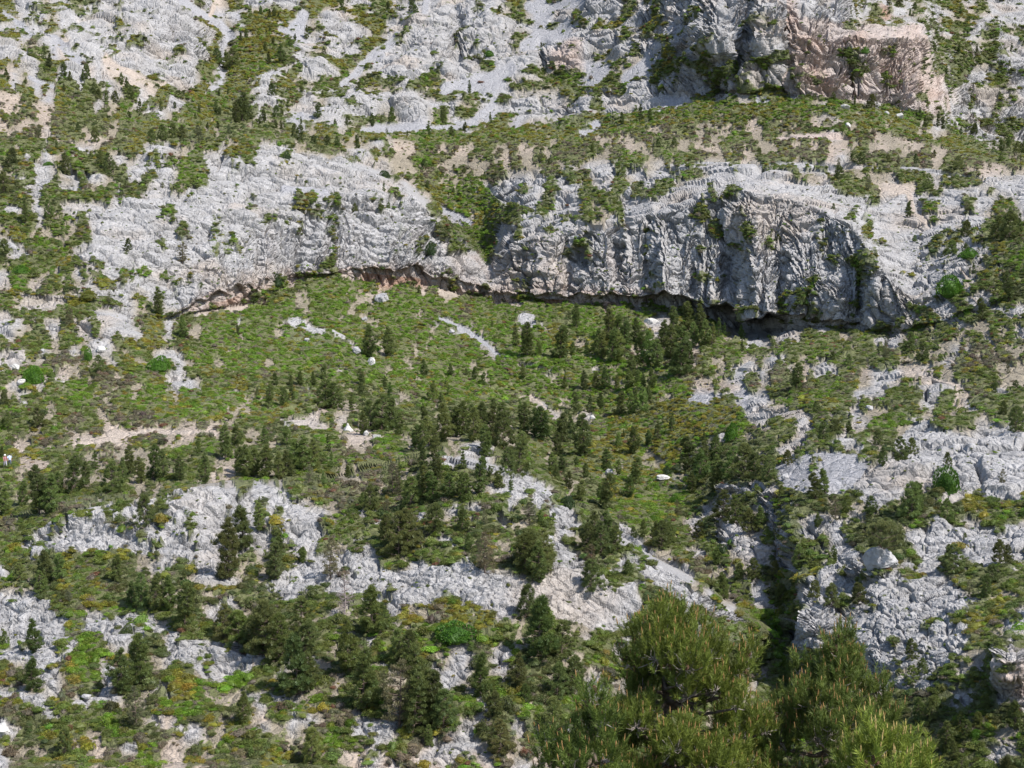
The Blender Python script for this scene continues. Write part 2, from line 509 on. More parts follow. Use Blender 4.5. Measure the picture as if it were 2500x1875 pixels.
# tongues of scree, paths and bare rock ribs: tile, kind, width, points
STROKES = [(0,'s',75,(1560,20,1720,130,1860,200,1960,300,1880,400)),(0,'S',38,(1840,0,1800,130)),(0,'s',34,(1880,430,1890,560,1860,600,1900,640,1860,740)),
 (0,'s',66,(470,330,600,470,700,560)),(0,'S',50,(900,520,1080,640,1250,740,1380,750)),(0,'s',40,(20,90,180,210,300,310)),(0,'s',25,(250,680,440,760)),(0,'S',12,(900,1190,1080,1155)),
 (1,'s',100,(400,130,330,240)),(1,'s',30,(200,250,300,270)),(1,'s',60,(1200,340,1000,450,860,620,720,740)),(1,'s',100,(2180,620,1900,720,1620,780)),(1,'s',50,(2060,860,1950,960,1800,1060)),
 (1,'s',80,(1870,1050,1720,1060)),(1,'s',32,(1730,1090,1300,1110,900,1110)),(1,'s',60,(380,1000,280,1030)),(1,'s',80,(250,1600,600,1640)),(1,'s',60,(1460,0,1440,100)),
 (2,'s',80,(600,30,250,100,150,60)),(2,'s',100,(250,110,280,250,100,400)),(2,'s',110,(470,230,200,400)),(2,'s',120,(1420,240,1300,400,1150,560,1000,690)),(2,'s',150,(770,600,700,690)),
 (2,'s',45,(2000,410,1700,600)),(2,'s',70,(720,1070,600,1140)),(2,'s',30,(1440,890,1230,970)),(2,'s',50,(2100,860,2180,860)),(2,'r',14,(1480,1395,2183,1395)),
 (3,'r',20,(0,1395,500,1400,960,1430)),(3,'r',24,(1150,1440,1700,1490,2183,1555)),(3,'P',20,(80,1185,700,1200)),(3,'S',50,(1000,1570,1200,1620)),
 (7,'S',26,(1240,1515,1400,1510)),(7,'S',20,(1400,1500,1400,1580,1480,1620,1640,1650)),(7,'S',10,(1460,1400,1560,1440,1620,1480)),(7,'S',14,(1650,640,1700,720,1690,830,1800,930)),(7,'S',46,(1200,0,1230,150,1330,230)),
 (5,'s',50,(1570,1060,1780,1180)),(5,'s',36,(1780,1180,1960,1280)),(5,'s',18,(1960,1280,2120,1400)),(5,'s',35,(1590,110,1850,250)),(5,'r',100,(330,1110,540,1200)),(5,'r',15,(640,1220,820,1280)),(5,'r',22,(690,1480,790,1530)),
 (6,'r',110,(120,1090,160,1100)),(6,'r',26,(60,1440,330,1520)),(4,'S',46,(1700,1010,2000,960,2150,930)),
 (8,'S',9,(60,305,300,300,450,285,560,240,580,190)),(8,'S',22,(560,240,750,225,900,240,1050,262)),(8,'S',5,(1050,410,1130,408)),(8,'S',20,(1045,440,1047,465)),(9,'S',18,(445,262,620,262)),
 (9,'r',36,(150,205,240,180,330,205)),(10,'S',7,(0,40,100,20,200,100)),(11,'S',14,(930,0,905,75,955,125)),
 (9,'r',30,(930,360,990,350,1060,360,1150,400,1250,460)),(10,'r',36,(0,470,100,500,200,545)),(10,'r',40,(150,590,220,650,320,700)),(10,'r',42,(530,710,700,850,870,930)),(10,'r',60,(170,770,300,850,250,920)),
 (9,'r',50,(0,520,100,540,200,620)),(12,'S',6,(1240,430,1240,560)),(14,'r',60,(130,110,300,130,560,200)),(14,'r',34,(800,60,960,150,1160,260))]
"""tile origins: four columns of 625 px"""
def tile_xy(t, x, y):
    if t < 8: return (t % 4) * 625 + x / 3.493, (t // 4) * 475 + y / 3.493
    return (t % 4) * 625 + x / 2.005, (950 if t < 12 else 1400) + y / 2.005

# ------------------------------------------------------------------ the hillside grid
QUICK = False
du, dv = (2.2, 1.55) if not QUICK else (5, 4)
Us = np.concatenate([np.arange(-420, -30, 9), np.arange(-30, 2530, du), np.arange(2530, 2930, 9)])
Vs = np.concatenate([np.arange(-470, -30, 9), np.arange(-30, 1980, dv), 1980 * 1.004 ** np.arange(1, 165)])
nU, nV = len(Us), len(Vs)
lines = build_lines(Us / K)
kk = 9
ker = np.exp(-np.linspace(-2, 2, 2 * kk + 1) ** 2); ker /= ker.sum()
def smooth(a): return np.convolve(np.pad(a, kk, mode='edge'), ker, 'valid')
LV = np.array([smooth(l[0]) for l in lines]) * K
LI = 1 / np.array([smooth(l[1]) for l in lines])
for k in range(1, len(LV)): LV[k] = np.minimum(LV[k], LV[k - 1] - 1.0)
INV = np.empty((nV, nU))
for j in range(nU):
    INV[:, j] = np.interp(-Vs, -LV[:, j], LI[:, j])
Y = 1 / INV
UU, VV = np.meshgrid(Us, Vs)
for (bx, by, sx, sy, dy) in BUMPS:
    bx, by, sx, sy = bx * K, by * K, sx * K, sy * K
    j0, j1 = np.searchsorted(Us, [bx - 3 * sx, bx + 3 * sx]); i0, i1 = np.searchsorted(Vs, [by - 3 * sy, by + 3 * sy])
    if j1 <= j0 or i1 <= i0: continue
    gx = np.abs((UU[i0:i1, j0:j1] - bx) / sx); gy = np.abs((VV[i0:i1, j0:j1] - by) / sy)
    Y[i0:i1, j0:j1] += dy * (.50 if by < 300 * K else .85) * np.exp(-gx ** 3) * np.exp(-gy ** 3)
cp, sp = math.cos(PITCH), math.sin(PITCH)
def ray(u, v):
    a = (u - 1250) / FPX; b = (937.5 - v) / FPX
    return a, cp - b * sp, sp + b * cp
rx, ry, rz = ray(UU, VV)
P = np.stack([rx / ry * Y, Y, rz / ry * Y], -1).astype(f32)
def normals(P):
    a = np.gradient(P, axis=1); b = -np.gradient(P, axis=0)
    n = np.cross(a, b); n /= (np.linalg.norm(n, axis=-1, keepdims=True) + 1e-9)
    return n.astype(f32)
N0 = normals(P)
# broaden the normals so that displacement stays tidy at ridges
def blur(a, k):
    for ax in (0, 1):
        c = np.cumsum(np.concatenate([np.repeat(a.take([0], ax), k + 1, ax), a, np.repeat(a.take([-1], ax), k, ax)], ax), axis=ax, dtype=np.float64)
        n = a.shape[ax]
        a = ((c.take(range(2 * k + 1, 2 * k + 1 + n), ax) - c.take(range(0, n), ax)) / (2 * k + 1)).astype(f32)
    return a
N1 = blur(N0, 5); N1 /= np.linalg.norm(N1, axis=-1, keepdims=True) + 1e-9
Pf = P.reshape(-1, 3); Nf = N1.reshape(-1, 3)
Yf = Pf[:, 1].copy(); uf = UU.ravel(); vf = VV.ravel()
steep = 1 - sstep(.45, .8, blur(N0, 3)[..., 2].ravel())

# --- cover: look the survey up with wandering edges, blend between neighbouring patches
scl = np.clip(Yf / 150, .6, 4)
w1 = fbm(Pf / (6 * scl[:, None]), 3, 1); w2 = fbm(Pf / (6 * scl[:, None]) + 31, 3, 4)
cu = uf / 25.0 - .5 + w1 * .62; cv = vf / 25.0 - .5 + w2 * .5
DEN = np.array([[CODE[c][0] for c in r] for r in COVER], f32)
def cls(chars): return np.array([[1.0 if (CODE[c][1] in chars[0] and CODE[c][2] in chars[1]) else 0 for c in r] for r in COVER], f32)
ALL = 'gGydmrsSeoOP'
def samp(M):
    x = np.clip(cu, 0, 98.999); y = np.clip(cv, 0, 73.999)
    i = x.astype(int); j = y.astype(int); fx = x - i; fy = y - j
    return (M[j, i] * (1 - fx) + M[j, i + 1] * fx) * (1 - fy) + (M[j + 1, i] * (1 - fx) + M[j + 1, i + 1] * fx) * fy
dens = samp(DEN)
grd = {g: samp(cls((ALL, g))) for g in 'rsSeoOP'}
hue = {h: samp(cls((h, ALL))) for h in 'gGydm'}
# broad sheets of bare stone and of green: outline in display pixels, kind, strength
AREAS_G = [('r',.30,(45,1170,130,1112,300,1098,400,1072,480,1066,620,1070,655,1110,700,1150,650,1205,590,1170,520,1190,440,1250,380,1200,250,1192,150,1203,80,1203)),
 ('r',.22,(560,1262,640,1212,760,1192,830,1232,960,1242,1100,1262,1190,1292,1300,1300,1345,1335,1290,1362,1200,1342,1060,1322,900,1312,830,1332,760,1292,690,1295,600,1285)),
 ('r',.12,(955,985,1060,1005,1130,1030,1195,1075,1200,1098,1120,1068,1040,1035,960,1010)),
 ('r',.15,(1160,1168,1230,1200,1275,1240,1345,1330,1405,1352,1330,1355,1200,1305,1180,1240)),
 ('r',.12,(1325,1188,1400,1225,1480,1265,1610,1338,1570,1350,1450,1295,1350,1240)),
 ('r',.30,(0,1288,110,1300,185,1332,175,1400,125,1485,90,1475,50,1405,0,1405)),('r',.30,(190,1335,300,1325,360,1370,300,1400,230,1410)),('r',.15,(375,1405,440,1385,500,1372,562,1432,530,1472,440,1476,390,1442)),
 ('r',.18,(1965,925,2212,930,2212,1092,2120,1072,2060,1092,2020,1062,1960,1072,1900,1112,1840,1072,1870,1020,1930,978)),('s',.15,(1670,1020,1750,990,1860,990,1850,1062,1780,1082,1700,1062)),
 ('r',.25,(1985,1140,2212,1135,2212,1210,2100,1232,2000,1212)),('r',.30,(1728,1272,1760,1222,1830,1205,1900,1240,2000,1240,2080,1290,2105,1330,2080,1400,2000,1422,1930,1450,1830,1402,1740,1402)),
 ('r',.35,(430,345,620,318,740,362,860,425,960,505,1050,575,1080,640,900,600,760,585,640,590,560,630,390,670,300,612,200,505,190,452,350,442,420,402)),
 ('r',.38,(1060,640,1062,560,1110,482,1300,482,1360,432,1500,402,1600,362,1850,422,1960,420,2100,520,2080,620,1960,660,1900,702,1600,690,1400,655,1200,650)),
 ('P',.35,(1700,40,1800,50,1900,60,1992,90,2042,262,1980,240,1880,222,1700,205)),('r',.30,(1470,130,1500,0,1700,0,1700,200,1600,150,1540,130)),
 ('r',.45,(180,0,420,0,420,150,330,180,200,110)),('r',.40,(840,0,1060,0,1080,120,1000,170,830,160)),
 ('G',.91,(430,700,570,672,650,628,760,606,860,632,1000,655,1150,672,1200,760,1190,850,1060,872,900,842,700,822,560,802,440,762)),
 ('K',.97,(1290,905,1450,865,1600,872,1620,912,1520,952,1460,1000,1475,1090,1425,1152,1350,1122,1290,1062,1240,1012)),
 ('K',.95,(830,278,1000,288,1200,272,1330,252,1500,236,1700,218,1900,244,2050,305,2212,355,2212,366,2000,312,1800,258,1600,256,1400,276,1250,302,1000,306,850,302)),
 ('G',.95,(960,372,1050,402,1092,440,1072,500,1056,552,1000,482,950,422)),('K',.90,(500,62,620,42,605,130,560,200,480,242,380,262,400,222,500,180)),
 ('G',.90,(330,835,520,850,640,905,560,920,300,900,250,860)),('G',.9,(1100,790,1330,770,1420,790,1500,850,1300,880,1150,860))]
def inside(px, py, poly):
    r = np.zeros(len(px), bool); n_ = len(poly) // 2
    for k in range(n_):
        x0, y0 = poly[2 * k], poly[2 * k + 1]; x1, y1 = poly[(2 * k + 2) % len(poly)], poly[(2 * k + 3) % len(poly)]
        if y0 == y1: continue
        c = ((y0 > py) != (y1 > py)) & (px < (x1 - x0) * (py - y0) / (y1 - y0) + x0)
        r ^= c
    return r
for (kind, st_, pol) in AREAS_G:
    pl = np.array(pol, float).reshape(-1, 2); x0, y0 = pl.min(0) - 12; x1, y1 = pl.max(0) + 12
    sel = np.where((uf > x0 * K) & (uf < x1 * K) & (vf > y0 * K) & (vf < y1 * K))[0]
    m = inside(uf[sel] / K + w1[sel] * 9, vf[sel] / K + w2[sel] * 7, pol).astype(f32)
    if kind in 'rsP':
        dens[sel] *= 1 - m * (1 - st_)
        for g in grd: grd[g][sel] *= 1 - m * ((.45 if kind == 'P' else .85) if g != kind else 0)
        grd[kind][sel] = np.maximum(grd[kind][sel], m)
    else:
        dens[sel] = np.where(m > 0, np.maximum(dens[sel], st_), dens[sel])
        for h_ in hue: hue[h_][sel] *= 1 - .55 * m
        hue['G'][sel] += m * (.8 if kind == 'G' else .4); hue['y'][sel] += m * (.15 if kind == 'G' else .55)
for (t, kind, w, pts) in STROKES:
    q = [tile_xy(t, pts[k], pts[k + 1]) for k in range(0, len(pts), 2)]
    w = w / (3.493 if t < 8 else 2.005) / 2
    ql = np.array(q)
    x0, y0 = ql.min(0) - w - 12; x1, y1 = ql.max(0) + w + 12
    sel = np.where((uf > x0) & (uf < x1) & (vf > y0) & (vf < y1))[0]
    d = np.full(len(sel), 1e9)
    px, py = uf[sel] + w1[sel] * 5, vf[sel] + w2[sel] * 4
    for (ax, ay), (bx, by) in zip(q[:-1], q[1:]):
        lx, ly = bx - ax, by - ay
        tt = np.clip(((px - ax) * lx + (py - ay) * ly) / (lx * lx + ly * ly + 1e-6), 0, 1)
        d = np.minimum(d, np.hypot(px - ax - tt * lx, py - ay - tt * ly))
    m = 1 - sstep(w * .75, w * 1.15 + 1.5, d)
    for g in grd: grd[g][sel] *= 1 - m
    grd[kind][sel] += m
    dens[sel] = dens[sel] * (1 - m) + m * .04
# uniform noise for the scrub threshold
def uni(x):
    r = np.sort(x[::97]); return np.interp(x, r, np.linspace(0, 1, len(r))).astype(f32)
sq = (np.clip(Yf / 170, .75, 3.0))[:, None]
nz = uni(fbm(Pf * np.array([1, .6, 1], f32) / (1.9 * sq), 4, 2, .68))
gentle = np.clip(dens + .10 * steep * (dens < .3), 0, 1)
veg = sstep(-.05, .05, gentle - nz)          # 1 = scrub
rocky = np.clip(grd['r'] + grd['P'] + grd['O'], 0, 1)
rocky = np.maximum(rocky, steep)
rawrock = rocky.copy()
rocky = rocky * (1 - veg * .8)
scree = np.clip(grd['s'] + grd['S'] + grd['o'] * .6, 0, 1) * (1 - veg)

# --- relief
inview = (uf > -60) & (uf < 2560) & (vf > -60) & (vf < 1990)
far = sstep(380, 520, Yf)
bigrock = blur(rawrock.reshape(nV, nU), 8).ravel()
near_cam = sstep(12, 60, Yf)
disp = near_cam * (fbm(Pf / 34, 3, 3) * 1.3 + fbm(Pf / 9, 3, 6) * .55)
dS = np.linalg.norm(np.gradient(P, axis=0), axis=-1).ravel()
jump = (np.linalg.norm(np.gradient(P, axis=1), axis=-1) / (P[..., 1] * np.gradient(Us)[None, :] / FPX)).ravel()
calm = (1 - sstep(4, 9, blur(jump.reshape(nV, nU), 2).ravel()))      # spacing of the sheet away from the viewer
def ok(size): return sstep(2.2, 5.0, size / dS)
far_r = fbm(Pf * np.array([1, 1, .8], f32) / 30, 3, 5, .5, True)
disp += far * bigrock * (far_r * 4.2 + fbm(Pf / 9, 2, 2, .5, True) * 1.3 * ok(6))
mid = bigrock * (1 - far) * near_cam
disp += mid * fbm(Pf * np.array([1, 1, .6], f32) / 10, 3, 7, .5, True) * .8
# flutes running down the steep faces
disp += steep * bigrock * (fbm(Pf * np.array([1, .7, .30], f32) / 5.2, 2, 4, .5, True) * 1.0 * ok(4) + fbm(Pf * np.array([1, .8, .4], f32) / 2.1, 2, 1, .5, True) * .35 * ok(1.6))
# bedding: small steps that follow tilted layers
bed = (Pf[:, 2] + .10 * Pf[:, 0] + 1.5 * fbm(Pf / 20, 3, 6))
for per, amp in ((5.2, .75), (1.7, .30)):
    pp = per * np.where(far > .5, 2.0, 1.0)
    s = bed / pp + .25 * w1; s = s - np.floor(s)
    gz = sstep(-.1, .35, fbm(Pf / 13, 2, 3))
    disp += rocky * gz * amp * (sstep(0, .16, s) * (1 - s) - .35) * np.where(far > .5, 1.7, 1.0) * near_cam * (.6 + .5 * steep) * ok(per * 1.2)
# broken blocks
sel = np.where(inview & ((rocky > .04) | (scree > .05)))[0]
Ps = Pf[sel]
warp = np.stack([w1[sel], w2[sel], w1[sel] - w2[sel]], -1) * .45
st = steep[sel][:, None]
# plates on the slabs, upright blocks on the faces, sheared down to the left
an = np.concatenate([.52 + .58 * st, np.ones_like(st) * .85, 1.55 - 1.22 * st], 1)
Pq = Ps.copy(); Pq[:, 0] += .45 * Pq[:, 2]
bl = np.zeros(len(sel), f32)
for size, amp, y0, y1, sd in ((10.0, 2.3, 330, 5000, 1), (4.2, 1.05, 120, 5000, 2), (1.6, .40, 0, 5000, 3), (.66, .17, 0, 300, 4)):
    o_ = ok(size)[sel]
    m = (Ps[:, 1] > y0) & (Ps[:, 1] < y1) & (o_ > .02)
    F1, F2, cr = voronoi(((Pq[m] + warp[m]) * an[m] / size).astype(f32), sd)
    e = F2 - F1
    tl = (LAT[5][((cr * 997).astype(np.int32)) & 32767] * .8)             # each block tips its own way
    a = (sstep(.0, .13, e) - 1) * .80 + cr * .50 - F1 * F1 * .22
    r = rocky[sel][m] + (scree[sel][m] * (.5 if size < 1.6 else .0))
    fade = sstep(y0 - 1, y0 + 40, Ps[m][:, 1]) if y0 > 0 else 1
    bl[m] += a * amp * r * fade * o_[m]
disp[sel] += bl
disp *= .15 + .85 * calm
disp += veg * (.25 + .35 * fbm(Pf / 1.4, 2, 3)) * np.clip(Yf / 200, .5, 2) * near_cam
Pf += Nf * disp[:, None].astype(f32)
P = Pf.reshape(nV, nU, 3)
N2 = normals(P)

# --- ground colours (what the stone and soil themselves are)
def C(*c): return np.array(c, f32)
c1 = fbm(Pf / 3.0, 4, 5)[:, None]; c2 = fbm(Pf / 17, 3, 2)[:, None]; c3 = fbm(Pf * 2.3, 2, 1)[:, None]
warm = sstep(.0, .55, c2 + .25 * c1)
rock = C(.37, .362, .36) * (1 + .20 * c1 + .13 * c3) * (1 - .08 * warm) + warm * C(.045, .012, -.02)
dark = sstep(.12, .5, fbm(Pf * np.array([1.4, 1, .25], f32) / 2.4, 3, 3))[:, None] * (.25 + .75 * steep[:, None])
rock = rock * (1 - .40 * dark)
pink = C(.43, .355, .315) * (1 + .18 * c1 + .10 * c3)
orange = C(.33, .20, .14) * (1 + .40 * c1 + .2 * c3)
screeC = C(.335, .332, .345) * (1 + .06 * c1 + .20 * c3)
soil = C(.38, .315, .26) * (1 + .14 * c1 + .22 * c3)
pinkscree = C(.43, .365, .31) * (1 + .06 * c1 + .15 * c3)
earth = C(.27, .235, .18) * (1 + .2 * c1 + .3 * c3)
tot = sum(grd.values())[:, None] + 1e-4
G = (rock * grd['r'][:, None] + screeC * grd['s'][:, None] + pinkscree * grd['S'][:, None] + soil * grd['o'][:, None]
     + orange * grd['O'][:, None] + pink * grd['P'][:, None] + (earth * (1 - steep[:, None]) + rock * steep[:, None]) * grd['e'][:, None]) / tot
# pale flush low on the sheltered left face, rust under the lips
dpu, dpv = uf / K, vf / K
ft = np.array(FOOT, float)
hl = np.interp(dpu, ft[:, 0], ft[:, 1]) - dpv
rust = (sstep(-2, 6, hl) * (1 - sstep(34, 52, hl)) * sstep(372, 400, dpu) * (1 - sstep(1400, 1460, dpu)) * steep * (.35 + .65 * sstep(-.2, .3, c1[:, 0])))[:, None]
G = G * (1 - rust * .8) + C(.34, .265, .225) * (1 + .3 * c1) * rust * .8
litter = C(.105, .118, .045) * (1 + .35 * c1 + .3 * c3)
G = G * (1 - veg[:, None] * .9) + litter * veg[:, None] * .9
G = np.clip(G, .01, .8)

def node_mat(name):
    m = bpy.data.materials.new(name); m.use_nodes = True
    nt = m.node_tree; b = nt.nodes["Principled BSDF"]
    return m, nt, b
def N(nt, t, **kw):
    n = nt.nodes.new(t)
    for k, v in kw.items(): setattr(n, k, v)
    return n
def ground_material():
    m, nt, b = node_mat("limestone_ground")
    at = N(nt, "ShaderNodeAttribute", attribute_name="col")
    tc = N(nt, "ShaderNodeTexCoord")
    n1 = N(nt, "ShaderNodeTexNoise"); n1.inputs["Scale"].default_value = 1.7; n1.inputs["Detail"].default_value = 9; n1.inputs["Roughness"].default_value = .65
    nt.links.new(tc.outputs["Object"], n1.inputs["Vector"])
    vr = N(nt, "ShaderNodeTexVoronoi"); vr.inputs["Scale"].default_value = 3.2
    nt.links.new(tc.outputs["Object"], vr.inputs["Vector"])
    mr = N(nt, "ShaderNodeMapRange"); mr.inputs["From Min"].default_value = .25; mr.inputs["From Max"].default_value = .75
    mr.inputs["To Min"].default_value = .72; mr.inputs["To Max"].default_value = 1.22
    nt.links.new(n1.outputs["Fac"], mr.inputs["Value"])
    mx = N(nt, "ShaderNodeMix", data_type='RGBA', blend_type='MULTIPLY'); mx.inputs["Factor"].default_value = 1
    nt.links.new(at.outputs["Color"], mx.inputs["A"]); nt.links.new(mr.outputs["Result"], mx.inputs["B"])
    nt.links.new(mx.outputs["Result"], b.inputs["Base Color"])
    # crevices: thin dark-free grooves in the relief only
    mp = N(nt, "ShaderNodeMapping"); mp.inputs["Scale"].default_value = (1.0, 1.0, .6); mp.inputs["Rotation"].default_value = (0, .35, 0)
    nt.links.new(tc.outputs["Object"], mp.inputs["Vector"])
    wp = N(nt, "ShaderNodeMix", data_type='VECTOR'); wp.inputs["Factor"].default_value = .25
    nt.links.new(mp.outputs[0], wp.inputs["A"]); nt.links.new(n1.outputs["Color"], wp.inputs["B"])
    hs = []
    for scl_, wd in ((.45, .10), (1.5, .12), (4.5, .16)):
        ve = N(nt, "ShaderNodeTexVoronoi", feature='DISTANCE_TO_EDGE'); ve.inputs["Scale"].default_value = scl_
        nt.links.new(wp.outputs["Result"], ve.inputs["Vector"])
        mm = N(nt, "ShaderNodeMapRange"); mm.inputs["From Max"].default_value = wd; mm.inputs["To Max"].default_value = 1.0 / scl_ * .45
        nt.links.new(ve.outputs["Distance"], mm.inputs["Value"]); hs.append(mm.outputs["Result"])
    ad = N(nt, "ShaderNodeMath", operation='ADD'); nt.links.new(hs[0], ad.inputs[0]); nt.links.new(hs[1], ad.inputs[1])
    ad2 = N(nt, "ShaderNodeMath", operation='ADD'); nt.links.new(ad.outputs[0], ad2.inputs[0]); nt.links.new(hs[2], ad2.inputs[1])
    ad = N(nt, "ShaderNodeMath", operation='MULTIPLY_ADD'); ad.inputs[1].default_value = 1.6
    nt.links.new(n1.outputs["Fac"], ad.inputs[0]); nt.links.new(ad2.outputs[0], ad.inputs[2])
    bp = N(nt, "ShaderNodeBump"); bp.inputs["Strength"].default_value = .85; bp.inputs["Distance"].default_value = .35
    nt.links.new(ad.outputs[0], bp.inputs["Height"]); nt.links.new(bp.outputs[0], b.inputs["Normal"])
    b.inputs["Roughness"].default_value = .93
    b.inputs["Specular IOR Level"].default_value = .15
    return m
GM = ground_material()
idx = np.arange(nV * nU).reshape(nV, nU)
FQ = np.stack([idx[1:, :-1], idx[1:, 1:], idx[:-1, 1:], idx[:-1, :-1]], -1).reshape(-1, 4)
# a skirt that carries the ground on beneath and behind the viewer
skirt = np.stack([Pf[idx[-1]][:, 0] * 6, np.full(nU, -60.0), np.full(nU, -2.2)], -1)
allV = np.vstack([Pf, skirt]); s0 = nV * nU
sk = np.stack([s0 + np.arange(nU - 1), s0 + np.arange(1, nU), idx[-1, 1:], idx[-1, :-1]], -1)
hill_me = mesh_np("hillside", allV, np.vstack([FQ, sk]), 4, np.vstack([G, np.tile(C(.2, .18, .12), (nU, 1))]), False, GM)
link("hillside", hill_me, kind="structure")

def gi(u, v):
    return int(np.clip(np.searchsorted(Vs, v), 0, nV - 1)), int(np.clip(np.searchsorted(Us, u), 0, nU - 1))
def at(u, v):
    i, j = gi(u, v); return P[i, j].copy()

# ------------------------------------------------------------------ foliage material
def leaf_material(name, instanced=False, trans=.22):
    m, nt, b = node_mat(name)
    at = N(nt, "ShaderNodeAttribute", attribute_name="col")
    if instanced:
        oc = N(nt, "ShaderNodeAttribute", attribute_name="tint"); oc.attribute_type = 'INSTANCER'
    else:
        oc = N(nt, "ShaderNodeObjectInfo")
    mx = N(nt, "ShaderNodeMix", data_type='RGBA', blend_type='MULTIPLY'); mx.inputs["Factor"].default_value = 1
    nt.links.new(at.outputs["Color"], mx.inputs["A"]); nt.links.new(oc.outputs["Color"], mx.inputs["B"])
    nt.links.new(mx.outputs["Result"], b.inputs["Base Color"])
    b.inputs["Roughness"].default_value = .55
    b.inputs["Specular IOR Level"].default_value = .3
    tr = N(nt, "ShaderNodeBsdfTranslucent"); nt.links.new(mx.outputs["Result"], tr.inputs["Color"])
    ms = N(nt, "ShaderNodeMixShader"); ms.inputs[0].default_value = trans
    nt.links.new(b.outputs[0], ms.inputs[1]); nt.links.new(tr.outputs[0], ms.inputs[2])
    nt.links.new(ms.outputs[0], nt.nodes["Material Output"].inputs["Surface"])
    return m
LEAF = leaf_material("pine_needles"); SCRUB = leaf_material("scrub_leaves", True); PINE_I = leaf_material("pine_needles_far", True)
def plain(name, rgb, rough=.9, var=.35, scale=6):
    m, nt, b = node_mat(name)
    tc = N(nt, "ShaderNodeTexCoord")
    n1 = N(nt, "ShaderNodeTexNoise"); n1.inputs["Scale"].default_value = scale; n1.inputs["Detail"].default_value = 6
    nt.links.new(tc.outputs["Object"], n1.inputs["Vector"])
    cr = N(nt, "ShaderNodeValToRGB")
    cr.color_ramp.elements[0].position = .3; cr.color_ramp.elements[1].position = .7
    cr.color_ramp.elements[0].color = [c * (1 - var) for c in rgb] + [1]
    cr.color_ramp.elements[1].color = [min(1, c * (1 + var)) for c in rgb] + [1]
    nt.links.new(n1.outputs["Fac"], cr.inputs[0]); nt.links.new(cr.outputs[0], b.inputs["Base Color"])
    bp = N(nt, "ShaderNodeBump"); bp.inputs["Strength"].default_value = .5; bp.inputs["Distance"].default_value = .05
    nt.links.new(n1.outputs["Fac"], bp.inputs["Height"]); nt.links.new(bp.outputs[0], b.inputs["Normal"])
    b.inputs["Roughness"].default_value = rough
    b.inputs["Specular IOR Level"].default_value = .2
    return m
BARK = plain("pine_bark", (.13, .10, .08), .95, .4, 12)
DEADWOOD = plain("dead_wood", (.30, .25, .24), .95, .25, 12)

def unit(n, rs):
    v = rs.normal(size=(n, 3)); return v / np.linalg.norm(v, axis=1, keepdims=True)
def ico(sub=1):
    import bmesh
    bm = bmesh.new(); bmesh.ops.create_icosphere(bm, subdivisions=sub, radius=1)
    v = np.array([q.co[:] for q in bm.verts]); f = np.array([[q.index for q in p.verts] for p in bm.faces])
    bm.free(); return v, f
ICO1 = ico(1); ICO2 = ico(2)
def blades(c, d, L, W, rs):       # c centres, d directions: one pointed triangle each
    n = len(c)
    s = np.cross(d, unit(n, rs)); s /= np.linalg.norm(s, axis=1, keepdims=True) + 1e-9
    L = np.broadcast_to(L, (n,))[:, None]; W = np.broadcast_to(W, (n,))[:, None]
    V = np.stack([c - s * W, c + s * W, c + d * L], 1).reshape(-1, 3)
    return V, np.arange(3 * n).reshape(-1, 3)
def tube(pts, rad, k=6):
    pts = np.array(pts, float); n = len(pts)
    t = np.gradient(pts, axis=0); t /= np.linalg.norm(t, axis=1, keepdims=True) + 1e-9
    ref = np.where(np.abs(t[:, 2:3]) > .9, np.array([[1., 0, 0]]), np.array([[0, 0, 1.]]))
    a = np.cross(t, ref); a /= np.linalg.norm(a, axis=1, keepdims=True) + 1e-9; b = np.cross(t, a)
    an = np.linspace(0, 2 * np.pi, k, endpoint=False)
    rad = np.broadcast_to(rad, (n,))
    V = (pts[:, None] + rad[:, None, None] * (np.cos(an)[None, :, None] * a[:, None] + np.sin(an)[None, :, None] * b[:, None])).reshape(-1, 3)
    F = []
    for i in range(n - 1):
        for j in range(k):
            p, q = i * k + j, i * k + (j + 1) % k
            F += [[p, q, q + k], [p, q + k, p + k]]
    return V, np.array(F)
def merge(parts):                 # parts: (V, F) or (V, F, col)
    V, F, Cc, o = [], [], [], 0
    for p in parts:
        V.append(p[0]); F.append(np.asarray(p[1]) + o); o += len(p[0])
        if len(p) > 2: Cc.append(np.broadcast_to(p[2], (len(p[0]), 3)))
    return np.vstack(V), np.vstack(F), (np.vstack(Cc) if Cc else None)

# ------------------------------------------------------------------ scrub clumps
def clump(seed, n=420, tall=.62, rough=.3, leaf=.085, open_=0.0):
    rs = np.random.RandomState(seed)
    d = unit(n, rs); d[:, 2] = np.abs(d[:, 2])
    lob = unit(7, rs)
    r = .78 + rough * np.max(np.clip(d @ lob.T, 0, 1) ** 4, axis=1) - rough * .3
    r = r * (1 - open_ * rs.rand(n) ** 2)
    c = d * r[:, None] * np.array([1, 1, tall])
    dd = d + .9 * unit(n, rs) + np.array([0, 0, .35]); dd /= np.linalg.norm(dd, axis=1, keepdims=True)
    sz = leaf * rs.uniform(.7, 1.5, n)
    V, F = blades(c, dd, sz * 1.5, sz * .45, rs)
    b = rs.uniform(.65, 1.3, n)
    col = np.repeat(np.stack([b * rs.uniform(.9, 1.15, n), b, b * .95], 1), 3, 0)
    cv_, cf = ICO2
    rr = .62 + rough * .8 * np.max(np.clip(cv_ @ lob.T, 0, 1) ** 4, axis=1) - rough * .3
    cv2 = cv_ * rr[:, None] * np.array([1, 1, tall]); cv2[:, 2] = np.maximum(cv2[:, 2], -.15)
    return merge([(V, F, col), (cv2, cf, np.full(3, .72))])
scrub_col = bpy.data.collections.new("scrub_clumps")
